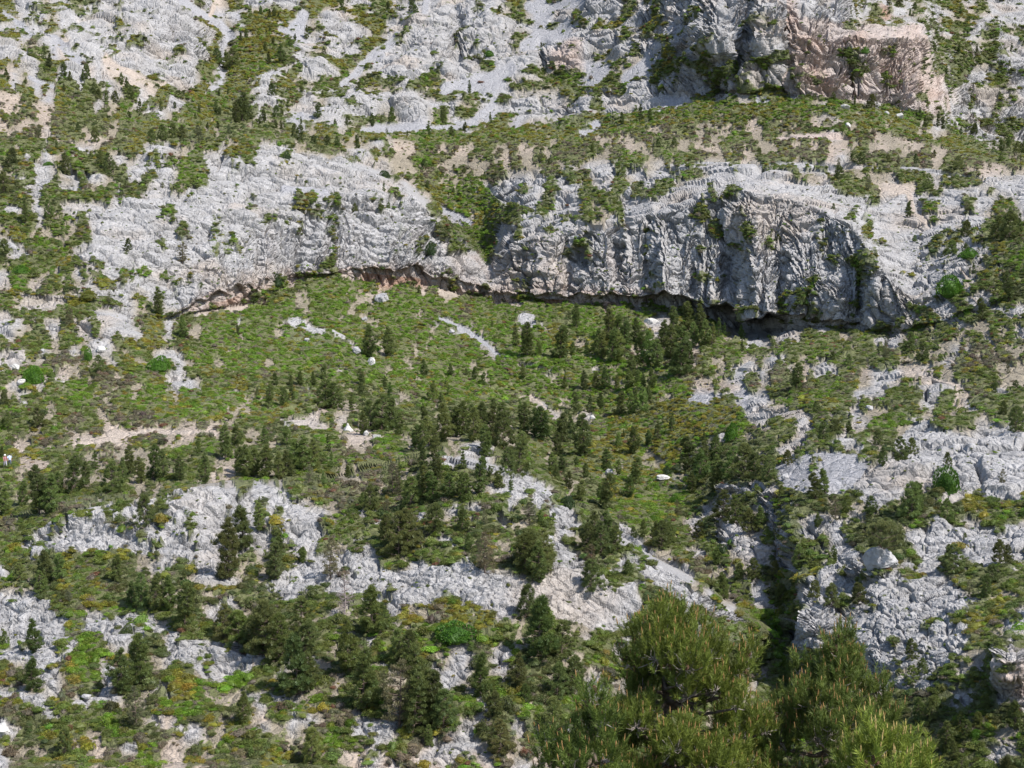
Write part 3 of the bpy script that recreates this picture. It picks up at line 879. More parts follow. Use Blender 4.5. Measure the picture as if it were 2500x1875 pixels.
specs = [(1, 420, .62, .3, .085, 0), (2, 420, .5, .35, .09, 0), (3, 380, .8, .4, .09, .2), (4, 500, .45, .25, .075, 0), (5, 380, .95, .5, .10, .35), (6, 300, .7, .5, .07, .6)]
for k, s in enumerate(specs):
    V, F, c = clump(*s)
    o = bpy.data.objects.new("clump%02d" % k, mesh_np("scrub_clump", V, F, 3, c, False, SCRUB))
    scrub_col.objects.link(o)

def scatter(name, coll, pts, rot, scl, idx_, tint, **props):
    me = bpy.data.meshes.new(name)
    me.vertices.add(len(pts)); me.vertices.foreach_set("co", np.ascontiguousarray(pts, f32).ravel())
    def attr(nm, ty, data, key):
        a = me.attributes.new(nm, ty, 'POINT'); a.data.foreach_set(key, np.ascontiguousarray(data).ravel())
    attr("rot", 'FLOAT_VECTOR', rot.astype(f32), "vector")
    attr("scl", 'FLOAT_VECTOR', scl.astype(f32), "vector")
    attr("pick", 'INT', idx_.astype(np.int32), "value")
    t4 = np.ones((len(pts), 4), f32); t4[:, :3] = tint
    attr("tint", 'FLOAT_COLOR', t4, "color")
    ng = bpy.data.node_groups.new(name, 'GeometryNodeTree')
    ng.interface.new_socket("Geometry", in_out='INPUT', socket_type='NodeSocketGeometry')
    ng.interface.new_socket("Geometry", in_out='OUTPUT', socket_type='NodeSocketGeometry')
    gi_ = ng.nodes.new("NodeGroupInput"); go = ng.nodes.new("NodeGroupOutput")
    ci = ng.nodes.new("GeometryNodeCollectionInfo"); ci.inputs["Collection"].default_value = coll
    ci.inputs["Separate Children"].default_value = True; ci.inputs["Reset Children"].default_value = True
    io = ng.nodes.new("GeometryNodeInstanceOnPoints"); io.inputs["Pick Instance"].default_value = True
    def na(nm, ty):
        n = ng.nodes.new("GeometryNodeInputNamedAttribute"); n.data_type = ty; n.inputs["Name"].default_value = nm; return n.outputs[0]
    L = ng.links.new
    L(gi_.outputs[0], io.inputs["Points"]); L(ci.outputs[0], io.inputs["Instance"])
    L(na("pick", 'INT'), io.inputs["Instance Index"])
    L(na("rot", 'FLOAT_VECTOR'), io.inputs["Rotation"]); L(na("scl", 'FLOAT_VECTOR'), io.inputs["Scale"])
    L(io.outputs[0], go.inputs[0])
    o = link(name, me, **props)
    md = o.modifiers.new("scatter", 'NODES'); md.node_group = ng
    return o

rs = np.random.RandomState(11)
hues = {'g': (.130, .168, .038), 'G': (.145, .235, .026), 'y': (.225, .215, .034), 'd': (.105, .128, .042), 'm': (.175, .155, .100)}
NC = 320000
inv = np.where((uf > -350) & (uf < 2850) & (vf > -120) & (vf < 2100) & (Yf > 60))[0]
# candidate points: screen-even, thinned by cover and by how large a clump looks
cand = rs.choice(inv, NC, replace=True)
Yc = Yf[cand]
R = .24 + .55 * rs.rand(NC) ** 1.8
R = np.maximum(R, Yc * .0015 * rs.uniform(.7, 1.5, NC))
rp = R / Yc * FPX
fore = .55
cover_px = math.pi * rp * rp * fore
area = (4.7e6 * 1.35) / NC
want = np.where(veg[cand] > .5, 2.3, .085 * np.clip(1.2 - steep[cand] * .5, 0, 2) * (1 + 3.0 * (grd['o'][cand] > .5)) * (1 - .7 * (scree[cand] > .5) * (grd['o'][cand] < .4)))
R = np.where(veg[cand] > .5, R, R * .62)
keep = rs.rand(NC) < want * area / cover_px
cand = cand[keep]; R = R[keep]; Yc = Yc[keep]
n = len(cand)
H = np.stack([hue[h][cand] + .02 for h in 'gGydm'], 1)
H[:, 3] += .25 * H[:, 0]; H[:, 1] += .22 * H[:, 0]; H[:, 2] += .12 * H[:, 0]; H[:, 4] += .22 * H[:, 0]; H[:, 0] += .5 * H[:, 4] + .15 * H[:, 3]
H[:, 2] += .25 * H[:, 4]
H = H ** 1.3; H /= H.sum(1, keepdims=True)
# neighbours of a kind grow together
pat = uni(fbm(Pf[inv] / 3.4, 3, 6)); lut = np.zeros(nV * nU, f32); lut[inv] = pat
pick_h = (lut[cand] * .8 + rs.rand(n) * .2)
hi = (np.cumsum(H, 1) < pick_h[:, None]).sum(1).clip(0, 4)
HC = np.array([hues[h] for h in 'gGydm'])
tint = HC[hi] * np.exp(rs.normal(0, .20, (n, 1))) * (1 + rs.normal(0, .07, (n, 3)))
fl = rs.rand(n)
tint[fl < .008] = (.20, .10, .06)
tint[(fl > .97)] = (.20, .17, .13)
pp = Pf[cand].astype(float); pp[:, 2] -= .10 * R
sc = np.stack([R * rs.uniform(.85, 1.3, n), R * rs.uniform(.85, 1.3, n), R * rs.uniform(.65, 1.15, n)], 1)
ro = np.stack([rs.normal(0, .12, n), rs.normal(0, .12, n), rs.uniform(0, 6.28, n)], 1)
which = rs.choice(6, n, p=[.22, .2, .18, .16, .12, .12])
which = np.where(hi == 4, rs.choice([2, 4, 5], n), which)
scatter("scrub", scrub_col, pp, ro, sc, which, np.clip(tint, .01, .5), kind="stuff")
print("scrub clumps", n)

# ------------------------------------------------------------------ pines in the valley
def pine(seed, style='n'):
    """crown and trunk of a pine one unit tall"""
    rs = np.random.RandomState(seed)
    prof = {'n': (.29, .03, 78), 'c': (.22, .03, 64), 'w': (.46, .02, 84), 's': (.36, .06, 64), 'u': (.60, .52, 70)}[style]
    maxr, base, npuff = prof
    lean = rs.normal(0, .025, 2)
    parts = []; tr = []
    zs = np.sort(base + (1 - base) * rs.rand(npuff) ** .85 * .97)
    ax = lambda z: np.array([lean[0] * z * 2 + .02 * math.sin(z * 7 + seed), lean[1] * z * 2, z])
    asym = rs.uniform(0, 6.28)
    for q, z in enumerate(zs):
        t = (z - base) / (1 - base)
        if style == 'u': rr = maxr * (1 - (2 * t - .85) ** 2 * .55) * .9
        elif style == 'w': rr = maxr * (1 - t ** 2.2) ** .7
        elif style == 'c': rr = maxr * (1 - t) ** .75 * (1.1 if t > .08 else .8)
        else: rr = maxr * min(1, .55 + 2.2 * t) * (1 - t ** 2.3) ** .75 * (.85 + .25 * math.sin(t * 9 + seed))
        a = rs.uniform(0, 6.28) if q % 2 else q * 2.4
        rr = rr * (1 + .22 * math.cos(a - asym)) * rs.uniform(.45, 1.0)
        pr = {'n': .078, 'c': .062, 'w': .098, 's': .068, 'u': .095}[style] * rs.uniform(.75, 1.3) * (1.12 - .45 * t)
        c = ax(z) + np.array([math.cos(a) * rr, math.sin(a) * rr, -.05 * rr])
        nb = int(210 * (pr / .075) ** 1.5 * (.55 if style == 's' else 1))
        d = unit(nb, rs)
        low = d[:, 2] < -.25; d[low, 2] *= -.6
        d /= np.linalg.norm(d, axis=1, keepdims=True)
        out = np.array([math.cos(a), math.sin(a), .2])
        sh = np.array([1.1, 1.1, .85])
        cc = c + d * sh * pr * (rs.rand(nb, 1) ** .45)
        dd = d * .55 + out * .25 + np.array([0, 0, .75]) + .40 * unit(nb, rs); dd /= np.linalg.norm(dd, axis=1, keepdims=True)
        L = rs.uniform(.018, .034, nb) * (1.2 if style == 's' else 1)
        V, F = blades(cc, dd, L, L * .15, rs)
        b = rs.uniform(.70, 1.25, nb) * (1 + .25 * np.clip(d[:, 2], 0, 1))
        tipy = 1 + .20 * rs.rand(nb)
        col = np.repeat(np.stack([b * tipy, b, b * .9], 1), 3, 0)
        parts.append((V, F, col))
        if style != 's' or q % 2:
            iv, jf = ICO1
            w = 1 + .25 * np.sin(iv @ unit(1, rs)[0] * 5)
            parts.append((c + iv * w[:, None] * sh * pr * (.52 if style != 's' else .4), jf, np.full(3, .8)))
        if q % 2 == 0:
            z0 = max(.02, z - rr * .35)
            tr.append(tube([ax(z0), (ax(z0) + c) / 2 + np.array([0, 0, -.01]), c], [.010, .007, .003], 4))
    tr.append(tube([ax(z) for z in (-.03, .15, .35, .6, .85, .97)], [.026, .021, .017, .012, .006, .002], 7))
    if style == 'u': tr.append(tube([ax(.4), ax(.5) + [.08, 0, .06], ax(.7) + [.22, .05, .04]], [.016, .012, .004], 5))
    Vc, Fc, cc = merge(parts); Vt, Ft, _ = merge(tr)
    return (Vc, Fc, cc), (Vt, Ft)
PINES = {}
sd = 100
for style, cnt in (('n', 6), ('c', 2), ('w', 5), ('s', 3), ('u', 1)):
    PINES[style] = []
    for k in range(cnt):
        sd += 1
        cr_, tr_ = pine(sd, style)
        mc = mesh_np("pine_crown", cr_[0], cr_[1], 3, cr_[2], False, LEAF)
        mt = mesh_np("pine_trunk", tr_[0], tr_[1], 3, None, True, BARK)
        PINES[style].append((mc, mt, cr_, tr_))

TREES = """
0 55,690,120 215,725,60 370,560,150 415,620,130 365,665,80 540,720,130 575,770,90 535,815,70 720,760,130w 700,720,90 790,830,110w 840,850,100w 900,880,90 1030,740,110 1060,800,100 980,890,110w 1100,880,110w 1180,980,130 1105,1000,70 1360,970,110 1835,550,130w 1925,590,150 1990,590,170w 2050,355,80 2098,330,90 1700,745,40 1945,820,70 1855,830,60 1485,940,60 1690,990,80 1655,1025,60 1835,990,110 1870,1010,80 2010,1060,180 2060,1050,250 2100,1040,150w 1855,1090,70 1770,1095,60 1390,1170,140w 1470,1170,140w 1540,1170,130w 1290,1190,120w 1690,1220,140s 330,1200,130s 650,1140,80 805,1190,130w 110,1430,150w 550,1450,200 480,1285,80 930,1450,170w 850,1400,120w 30,1655,200w 1380,1580,90s 1950,1170,100s 1830,1170,50
1 35,120,70 110,165,80 150,150,90 185,160,60 115,280,70 430,305,120 145,410,70 80,470,90 115,570,90 205,570,170 240,560,70 280,440,80 330,350,60 580,460,90w 720,120,120 755,145,60 1130,90,90 1320,80,90w 1355,85,80w 1230,150,50 2070,140,70w 130,860,110w 380,810,60w 560,850,60 860,830,80w 1820,830,120 1765,870,70 1540,830,60 510,1020,140 70,1060,120 30,1070,100 170,1015,110w 220,990,70 165,1110,80 210,1110,80 380,1050,70 775,1100,90w 990,1085,120 1140,1060,130 1065,1060,60 1590,1075,150 1465,1160,130 1665,1170,100 1770,1150,90 1290,1155,50 1820,1215,60 2000,1065,100 320,1170,110w 370,1210,130w 480,1240,80w 600,1250,90w 680,1260,90w 860,1290,120 800,1150,40 1110,1120,50s 1430,1430,80w 1455,1620,80 1950,1510,40w 1770,1480,50w 1545,1500,40w 1085,1655,90 670,1110,60 1680,1640,50 1690,1455,60w
2 1045,45,45 1200,50,45 1095,1025,140 945,1075,110 1175,1030,100 230,1370,110s 680,1305,80 310,1405,60w 970,1345,50 1240,1270,70w 1380,1280,80w 2100,1320,80w 1320,465,45 1340,560,45 250,405,45 570,1430,50
3 1030,70,80w 1110,85,100w 1250,80,70w 1200,155,60 1630,120,70 1405,450,100 1600,475,80 1755,490,90 2065,470,80 1510,655,90 2040,605,50w 910,115,60 835,610,120w 185,850,60 390,860,60w 560,880,80 735,910,90 865,950,120w 1105,905,100 1285,1020,100 1335,1090,90 1440,1090,140 1490,1105,110 1635,1170,70 1590,1090,60 1760,1150,100w 1925,1285,110 1990,1290,120 2040,1260,90 2110,1310,90w 2160,1310,90w 790,1395,110w 720,1380,70w 1100,1430,100s 1020,1400,70w 1260,1410,90w 600,1385,80s 1410,1330,60w 1620,1450,120w 1890,1450,90s 595,1560,130w 1370,1610,140w 850,1640,130s 280,1110,60s 1980,1380,70w
4 215,255,200 415,210,160w 1085,480,110w 1550,570,190s 35,530,150w 1320,1030,240 1560,1220,210 590,1100,150s 920,930,100s 840,1540,160w 2030,1210,90
5 1130,110,60w 860,95,80w 1390,860,90 965,1380,290 1125,1365,270 1435,1525,160 1660,1535,110 1850,1580,120 1925,1610,120 2010,1160,60 565,1600,140 480,1655,130 370,1650,130 290,1655,100 170,1655,120 900,1640,160 1100,1655,120 1510,1655,90 1610,1655,80 1790,1540,70
6 545,1150,210 130,1400,310 235,1390,120 395,1400,290 630,1370,130 730,1370,240 820,1250,280 760,1400,250 840,1440,300 900,1420,280 880,1230,220 940,1280,220 970,1250,160 1060,1270,220 1100,1450,300 1170,1500,320 1240,1500,260 1270,1240,160 1300,1320,250 1350,1400,300 1430,1560,340 1460,1380,300 1510,1500,220 1400,1560,220 1370,1180,250 1500,1150,260 1600,1190,260 1560,1290,220 1650,1300,240 1700,1290,200 1760,1230,180 1810,1200,120 1950,1230,120 1960,1350,110 450,1300,110 515,1370,110 1010,1560,200 1060,1620,130 90,1570,130 440,1640,120 610,1655,180 700,1655,160 790,1655,200 880,1655,140 1000,1655,180 1120,1655,150 1180,1655,200 30,1300,200 1390,1500,200
7 555,120,60w 1190,160,140 1690,125,90s 1690,360,150w 1960,370,200w 2060,380,250w 2140,330,170 1240,370,60w 1570,530,140w 1500,510,110w 1680,530,120w 1770,520,100s 1745,650,100 1940,500,100s 2060,925,260 1830,1080,210 1205,1340,170w 1330,1420,170w 1000,1420,160s 680,1460,100w 550,1440,90w 230,1640,260 1930,1655,90w 2110,1655,80w 2040,1540,120s 1280,1130,70w 1000,1310,90s 85,400,80w 1210,1290,100
8 20,90,65w 185,200,110w 35,210,75w 10,350,60 350,510,200 465,400,100 540,530,170w 600,480,130 640,440,150 690,480,140 745,460,180 800,470,150 880,480,130 960,345,80 1000,500,170 190,600,260 240,590,200 100,560,130 20,600,150 280,520,130 420,470,120 1100,370,170 1150,320,130 1200,460,170 1240,450,150 1170,440,130 720,675,170w 1110,920,330 1200,760,240 235,940,170 190,935,110 90,940,100w 300,930,140 570,940,140 900,940,80 1250,60,50
9 40,300,100 150,310,100 45,470,170 110,480,150 150,470,140 230,430,190 280,420,160 190,420,160 350,340,90 260,490,110s 330,485,70 370,420,90 450,440,70 60,110,120 130,100,100 170,80,100 330,110,150w 380,120,130w 460,130,100 510,50,70w 560,200,150w 610,210,180w 520,230,130 660,210,170 700,240,120 650,60,90 780,310,140 810,320,160 830,200,110 860,60,90w 900,130,110 940,30,50 850,300,150 880,330,150 920,290,200 960,250,160 1000,260,180 1050,300,180 1090,280,200 1130,340,180 1160,260,180 1200,330,200w 1230,430,150w 1060,170,100 1110,150,100 1170,150,120 1220,200,150 1020,430,95 1095,540,190 1140,470,60 1190,515,95 1240,545,80 670,530,180s 700,510,120 850,560,170 880,580,160 760,600,160w 800,560,130 900,480,140 820,400,120 950,580,140 1030,590,150 1000,560,130 560,620,130w 520,590,80 700,830,230w 750,800,200w 640,780,150w 890,740,150w 1010,740,130 1040,820,90 1120,940,220s 1120,700,70s 360,930,230s 90,920,200 15,690,150 100,850,150 230,830,90 640,640,80s
10 20,440,240 55,350,90 60,200,150 110,230,150 150,260,180 40,150,110 215,330,130 240,260,150 285,250,120 345,330,220 315,90,100 380,90,100 430,80,90 520,120,130 580,120,120 640,110,130 600,60,70 670,60,80 515,300,80 590,325,150 545,235,40 665,270,80 710,260,110 780,210,100 185,450,120 235,440,100 310,400,60 350,455,75 205,470,80 270,510,100 320,580,110 460,425,130 520,450,80 570,540,120 600,490,140 450,620,190 425,560,90 630,760,90 730,800,140w 700,760,100 760,780,120w 810,650,90s 880,400,170 850,400,90 930,470,180 960,400,140 1000,360,150 1020,470,150 1080,440,170w 1140,460,180w 1190,450,160w 1240,460,130w 930,260,60 880,510,110 1000,510,130 920,750,110w 1050,660,150w 1100,690,130w 1170,720,130w 1230,690,110 1150,590,60 1010,890,90 80,690,120s 130,690,70 90,930,220w 50,940,200w 150,900,180w 400,760,150w 430,840,180w 500,820,140w 360,820,150w 370,940,140s 590,740,60w 470,740,130 560,950,80w 1190,940,110w 1120,950,80w
11 240,130,60w 340,220,60w 275,280,110w 320,230,70w 400,220,50w 20,470,130w 110,400,80w 240,560,140 280,520,130 340,660,130s 390,620,90w 500,620,90w 560,390,110 540,280,80w 650,340,130w 690,300,90w 700,630,180w 720,600,160w 870,640,130w 545,880,260u 915,880,150w 870,860,130 1130,850,130w 1170,840,80w 1090,945,110w 1210,195,130w 1150,130,70w 1110,30,40w 1140,490,90s 95,550,60w 40,610,80 240,680,80 310,820,90 150,870,120w 30,950,100w 880,400,70w 960,720,40w
12 165,410,180 160,615,180 600,610,240 690,550,270 675,780,220s 690,180,190 760,190,200 900,265,250 830,190,190 640,150,130 340,150,90s 320,930,150w 1190,760,180 1100,320,200w 1170,340,200w 1230,360,180w 25,345,70w 200,90,110w 1230,950,60w
13 50,410,300w 110,430,250w 225,300,200w 260,380,170w 210,590,330 240,570,200w 170,590,120w 450,480,300 510,660,330 560,640,220 570,300,260 600,280,150w 700,420,190w 740,440,200w 700,740,350s 760,770,320 800,700,400 860,740,300 910,750,220w 840,820,120 1090,570,240 1170,700,140w 1200,880,180w 270,950,200w 430,215,215D 620,590,150s
14 120,400,330 60,230,180w 170,380,250 240,400,200w 40,540,190 220,590,180w 310,570,210w 60,630,110w 190,760,170w 380,120,180w 120,85,220 1040,130,150 1170,450,150w 1110,430,120w 1210,520,90w
15 440,150,120w 270,190,130w 230,130,90w 690,400,110w 690,510,110w 745,470,80w 1060,110,130 980,110,100s 780,700,140w 860,850,180 900,900,120 920,740,110w 1050,650,90w 1190,720,160 1010,720,80w 60,160,130w 1150,940,90w 940,950,100w 720,690,120w 960,780,100w
"""
AREAS = [
 (60,215,"on the pink slope at the upper left edge"),(120,165,"beside the pale ribs at upper left"),(215,225,"in the dark line climbing the upper left slope"),
 (310,260,"at the foot of the upper left scree"),(400,270,"under the low pale outcrop at upper left"),(545,160,"beside the narrow upper scree gully"),
 (590,90,"on the grassy strip right of the upper scree gully"),(480,260,"on the bright green flat below the scree gully"),(570,290,"in the dark knot above the left dome"),
 (420,335,"in the dusky thicket behind the left dome"),(95,340,"at the back of the left plateau"),(150,400,"on the pale pavement of the left plateau"),
 (20,440,"at the left edge of the plateau"),(250,400,"on the middle of the left plateau"),(400,460,"on the ribbed top of the left dome"),
 (660,40,"at the top of the green strip, top left"),(720,130,"beside the grey scree fan at top"),(830,30,"near the top edge above the left crags"),(1010,25,"on the top edge beside the tall crag"),
 (660,160,"on the grassy rib left of the pale slab"),(790,125,"on the pale slab in the upper middle"),(660,260,"behind the small pale towers, upper left"),
 (860,230,"on the broken rock bench, upper middle"),(1140,240,"below the long grey scree, upper middle"),(690,320,"at the foot of the small towers"),(760,350,"behind the crest of the left dome"),
 (930,300,"on the green bench under the knobbly outcrop"),(1090,320,"at the tip of the grey scree"),(1190,300,"on the bright green bench, upper middle"),(890,410,"on the right shoulder of the left dome"),
 (1040,420,"in the shallow green combe, centre top"),(1210,40,"near the top edge, centre"),(1540,290,"below the twin grey buttresses"),(1330,390,"on the brown bench, centre right"),
 (1620,360,"on the banded bench, centre right"),(1640,140,"beside the steep grey scree, upper right"),(2200,30,"on the far hill at the top right edge"),(2290,120,"on the shaded far hill, right of the tower"),
 (2440,150,"high on the far hill by the right edge"),(2100,170,"on the ledge of the orange rock tower"),(2000,250,"at the foot of the orange rock tower"),(2130,270,"just right below the orange rock tower"),
 (2280,310,"on the green rib descending right of the tower"),(2380,330,"beside the grey crags at upper right"),(2460,370,"at the right edge above the long ledge"),(2100,395,"along the long pale ledge, right"),
 (2340,410,"by the far end of the long pale ledge"),(2080,450,"on the white slope below the ledge"),(2260,460,"beside the orange gully, right"),
 (60,540,"on the rock terraces at the left edge"),(120,535,"on the bare terrace of the left plateau"),(310,610,"on the left flank of the dome"),(440,640,"on the open face of the dome"),(380,760,"at the left corner of the cave cliff"),
 (450,820,"below the left corner of the cave"),(200,780,"on the cracked terraces at left"),(240,910,"among the loose stones at left"),(580,820,"on the slope under the cave"),
 (880,495,"on the grey scree on top of the dome"),(1020,715,"at the foot of the long rust-stained lip"),(920,860,"on the green slope below the boulder, centre"),(1040,910,"on the slope right of the tall pair"),(1160,925,"below the long grey scree strip"),
 (730,935,"on the slope left of the path bend"),(880,940,"on the slope above the white stone heap"),(1290,850,"beside the grey stony disc below the cliff"),(1370,850,"on the yellow green patch below the cliff"),
 (1480,850,"in the tall stand under the middle cliff"),(1560,900,"beside the pink scree under the cliff"),(1640,900,"in the grove under the right cliff"),(1720,830,"by the dark cave under the right cliff"),(1800,830,"right of the dark cave mouth"),
 (1410,940,"in the wood at the valley head"),(1530,940,"at the lower end of the valley head wood"),(1580,920,"below the pink scree patch"),
 (2210,515,"on the white slope beside the orange gully"),(2450,580,"in the dark clump at the right edge"),(2350,625,"on the stony terrace, right"),(2470,740,"alone on the right edge above the shrubs"),
 (2400,780,"on the right slope above the trail"),(2240,870,"on the scrub below the last cliff ledge"),(2160,880,"on the dark scrub under the last ledge"),(2050,890,"on the scrubby bank right of the cave"),(1940,940,"on the scree bank right of the valley"),(2450,930,"beside the trail at the right edge"),
 (60,1050,"on the green slope at the left edge"),(30,1220,"in the dark mass at the left edge"),(110,1230,"in the big clump left of the row"),(190,1200,"at the left end of the long row"),(260,1200,"in the middle of the long row"),
 (330,1180,"towards the right of the long row"),(410,1180,"at the right end of the long row"),(490,1160,"beside the small path bend"),(560,1130,"in the thicket right of the path bend"),(610,1170,"at the lower edge of that path thicket"),
 (350,1290,"on the white slab, lower left"),(110,1410,"in the scrub below the white slab"),(290,1410,"under the middle of the white slab"),(570,1390,"at the right end of the white slab"),
 (660,1170,"in the grove right of the path bend"),(740,1150,"left of the pale clearing"),(790,1160,"in front of the pale clearing"),(690,1000,"on the slope above the clearing"),(800,1010,"left above the white stone heap"),(900,1040,"behind the white stone block"),
 (960,1050,"in the dark wood right of the stone block"),(1020,1100,"in the lower part of the dark wood"),(1080,1000,"near the thin path over the dark wood"),(1120,1070,"in the middle of the dark wood"),(1200,1080,"at the right end of the dark wood"),
 (1160,1170,"on the white rib right of the dark wood"),(1220,1200,"at the end of the white rib"),(960,1210,"in the thicket left of the white rib"),(1040,1230,"in the thicket below the dark wood"),(1120,1240,"at the right of the lower thicket"),
 (910,1260,"above the wide white slope"),(1000,1350,"on the edge of the wide white slope"),(1060,1320,"on the rocks right of the wide white slope"),(1180,1400,"at the head of the lower ridge"),(790,1400,"beside the grey dead tree"),(670,1400,"left of the grey dead tree"),(700,1330,"on the rocks above the dead tree"),
 (1270,1150,"on the slope where the white ridge starts"),(1290,1060,"at the left side of the valley floor"),(1360,1100,"on the upper valley floor"),(1420,1000,"just below the valley head wood"),(1530,1090,"in the middle of the valley floor"),(1600,1070,"under the rusty bushes of the valley floor"),
 (1370,1190,"along the left bank of the valley floor"),(1480,1170,"low in the green valley floor"),(1540,1200,"beside the white stone in the valley"),(1690,1150,"in the grove on the right bank"),(1760,1180,"in the middle of the right bank grove"),(1840,1180,"at the right end of the right bank grove"),
 (1590,1330,"in the hollow above the gorge"),(1480,1240,"on the left edge of the green hollow"),(1790,1290,"on the grey rocks above the gorge"),(1290,1310,"on the crest of the white ridge"),(1320,1410,"in the big clump on the white ridge"),(1440,1350,"at the end of the white ridge"),(1450,1410,"on the ridge right of the big clump"),
 (1830,1410,"in the gorge below the grey rocks"),(2020,1080,"on the rocks above the round scree"),(2160,1120,"at the top of the round scree"),(1910,1170,"at the left foot of the round scree"),(2000,1230,"below the round scree"),(2060,1270,"in the scrub under the round scree"),(2230,1260,"in the middle of the right rock slope"),(2310,1270,"beside the yellow bushes, right"),
 (2330,1190,"on the open white slope, right"),(2470,1040,"at the right edge above the white slope"),(2150,1390,"on the shaded boulder, right"),(2330,1390,"on the white slab right of the boulder"),(2450,1380,"in the scrub at the right edge"),(2040,1330,"among the rocks left of the boulder"),(1930,1400,"over the gorge on the right"),
 (80,1600,"on the white ribs at lower left"),(180,1710,"on the ground at the bottom left"),(320,1700,"in the middle of the bottom left scrub"),(350,1490,"under the wide slab, left of centre"),(450,1520,"right of that lower slab thicket"),(540,1560,"beside the cracked white hump"),(600,1780,"below the cracked white hump"),
 (650,1620,"in the grove right of the white hump"),(740,1690,"in front of the hump grove"),(760,1850,"at the bottom edge, left of centre"),(860,1640,"below the grey dead tree"),(880,1720,"lower in the dead tree grove"),(910,1530,"just right of the grey dead tree"),(980,1620,"left of the vivid green bush patch"),
 (1020,1760,"in the tall grove at bottom centre"),(1080,1770,"at the right of the bottom centre grove"),(1170,1690,"on the rocks right of the vivid green patch"),(1220,1840,"at the bottom edge right of centre"),(1290,1560,"in the dark pines left of the big foreground pine"),(1350,1620,"beside the foreground pine, on its left"),(1350,1740,"low beside the foreground pine, left"),(1300,1440,"just under the white ridge crest"),
 (1770,1470,"on the near wall of the gorge"),(1830,1620,"just right of the foreground pine"),(2040,1490,"on the cracked wall right of the gorge"),(2230,1620,"on the cracked slab, lower right"),(2390,1450,"at the top of the lower right scrub"),(2280,1780,"in the thicket behind the foreground pines, right"),(2350,1840,"in the thicket at lower right"),(2430,1740,"under the orange rock at lower right"),(2480,1860,"in the bottom right corner"),
]
tr_list = []
for line in TREES.strip().split('\n'):
    tk = line.split(); t = int(tk[0])
    for w in tk[1:]:
        ty = 'n'
        if w[-1].isalpha(): ty = w[-1]; w = w[:-1]
        x, y, h = map(float, w.split(','))
        k = 3.493 if t < 8 else 2.005
        px, py = tile_xy(t, x, y)
        tr_list.append([px, min(py, 1895), h / k, ty])
rs = np.random.RandomState(77)
seen = []
for T in tr_list:                       # drop near duplicates from the overlap of the survey sheets
    if any(abs(T[0] - S[0]) < 7 and abs(T[1] - S[1]) < 9 for S in seen): continue
    seen.append(T)
tr_list = seen
order = sorted(range(len(tr_list)), key=lambda q: -tr_list[q][2])
named = set(order[:300])
groups = {}
for q in named:
    x, y, h, ty = tr_list[q]
    if ty == 'D': continue
    a = min(range(len(AREAS)), key=lambda k: (AREAS[k][0] - x) ** 2 + 1.6 * (AREAS[k][1] - y) ** 2)
    groups.setdefault(a, []).append(q)
ORD = ["first", "second", "third", "fourth", "fifth", "sixth", "seventh", "eighth", "ninth", "tenth", "eleventh", "twelfth"]
NUM = ["", "one", "two", "three", "four", "five", "six", "seven", "eight", "nine", "ten", "eleven", "twelve"]
LOOK = {'n': "dark pine", 'w': "bushy pine", 's': "greyish pine", 'u': "umbrella-crowned pine", 'c': "narrow pine"}
labels = {}
for a, qs in groups.items():
    ph = AREAS[a][2]
    bytype = {}
    for q in qs: bytype.setdefault(tr_list[q][3], []).append(q)
    for ty, L in bytype.items():
        L.sort(key=lambda q: tr_list[q][0]); n_ = len(L)
        for k, q in enumerate(L):
            if n_ == 1: s = LOOK[ty]
            elif n_ == 2: s = ("left" if k == 0 else "right") + " one of two " + LOOK[ty] + "s"
            elif k == 0: s = "leftmost of %s %ss" % (NUM[min(n_, 12)], LOOK[ty])
            elif k == n_ - 1: s = "rightmost of %s %ss" % (NUM[min(n_, 12)], LOOK[ty])
            else: s = "%s from left of %s %ss" % (ORD[k], NUM[min(n_, 12)], LOOK[ty])
            labels[q] = (s + " " + ph)
TINT = {'n': (.108, .150, .046), 'w': (.114, .150, .048), 's': (.140, .150, .084), 'u': (.110, .120, .048), 'c': (.078, .105, .042)}
far_p = []
for q, (x, y, h, ty) in enumerate(tr_list):
    base = at(x, y); b = Vector(base.tolist())
    H_ = h * b.y / FPX * .97
    if ty == 'D': DEAD = (b, H_); continue
    if ty == 'n' and h < 60 and rs.rand() < .3: var = rs.choice(['c'])
    else: var = ty
    k = rs.randint(len(PINES[var]))
    wob = rs.uniform(.76, 1.02) * (.88 if ty == 'w' else 1); rz_ = rs.uniform(0, 6.28)
    tn = np.array(TINT[ty]) * math.exp(rs.normal(0, .20)) * (1 + rs.normal(0, .05, 3))
    if b.y > 380: tn = tn * .85
    if q in named:
        mc, mt = PINES[var][k][:2]
        r = link("pine_tree", None, None, b - Vector((0, 0, .1)), label=labels[q], category="tree", group="pines of the valley")
        r.rotation_euler = (0, 0, rz_); r.scale = (H_ * wob, H_ * wob, H_)
        r.empty_display_size = .2
        c_ = link("crown", mc, r); c_.color = (*tn, 1)
        link("trunk", mt, r)
    else:
        far_p.append((b, H_ * wob, H_, rz_, var, k, tn))
if far_p:
    fc = bpy.data.collections.new("far_pine_forms"); tab = {}
    for st, L in PINES.items():
        for k, (mc, mt, cr_, tr_) in enumerate(L):
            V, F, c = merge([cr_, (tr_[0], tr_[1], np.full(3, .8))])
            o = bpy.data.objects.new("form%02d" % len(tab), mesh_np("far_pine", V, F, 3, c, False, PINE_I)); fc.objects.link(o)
            tab[(st, k)] = len(tab)
    scatter("distant_pines", fc, np.array([p[0][:] for p in far_p]), np.array([(0, 0, p[3]) for p in far_p]), np.array([(p[1], p[1], p[2]) for p in far_p]),
            np.array([tab[(p[4], p[5])] for p in far_p]), np.array([p[6] for p in far_p]), kind="stuff")
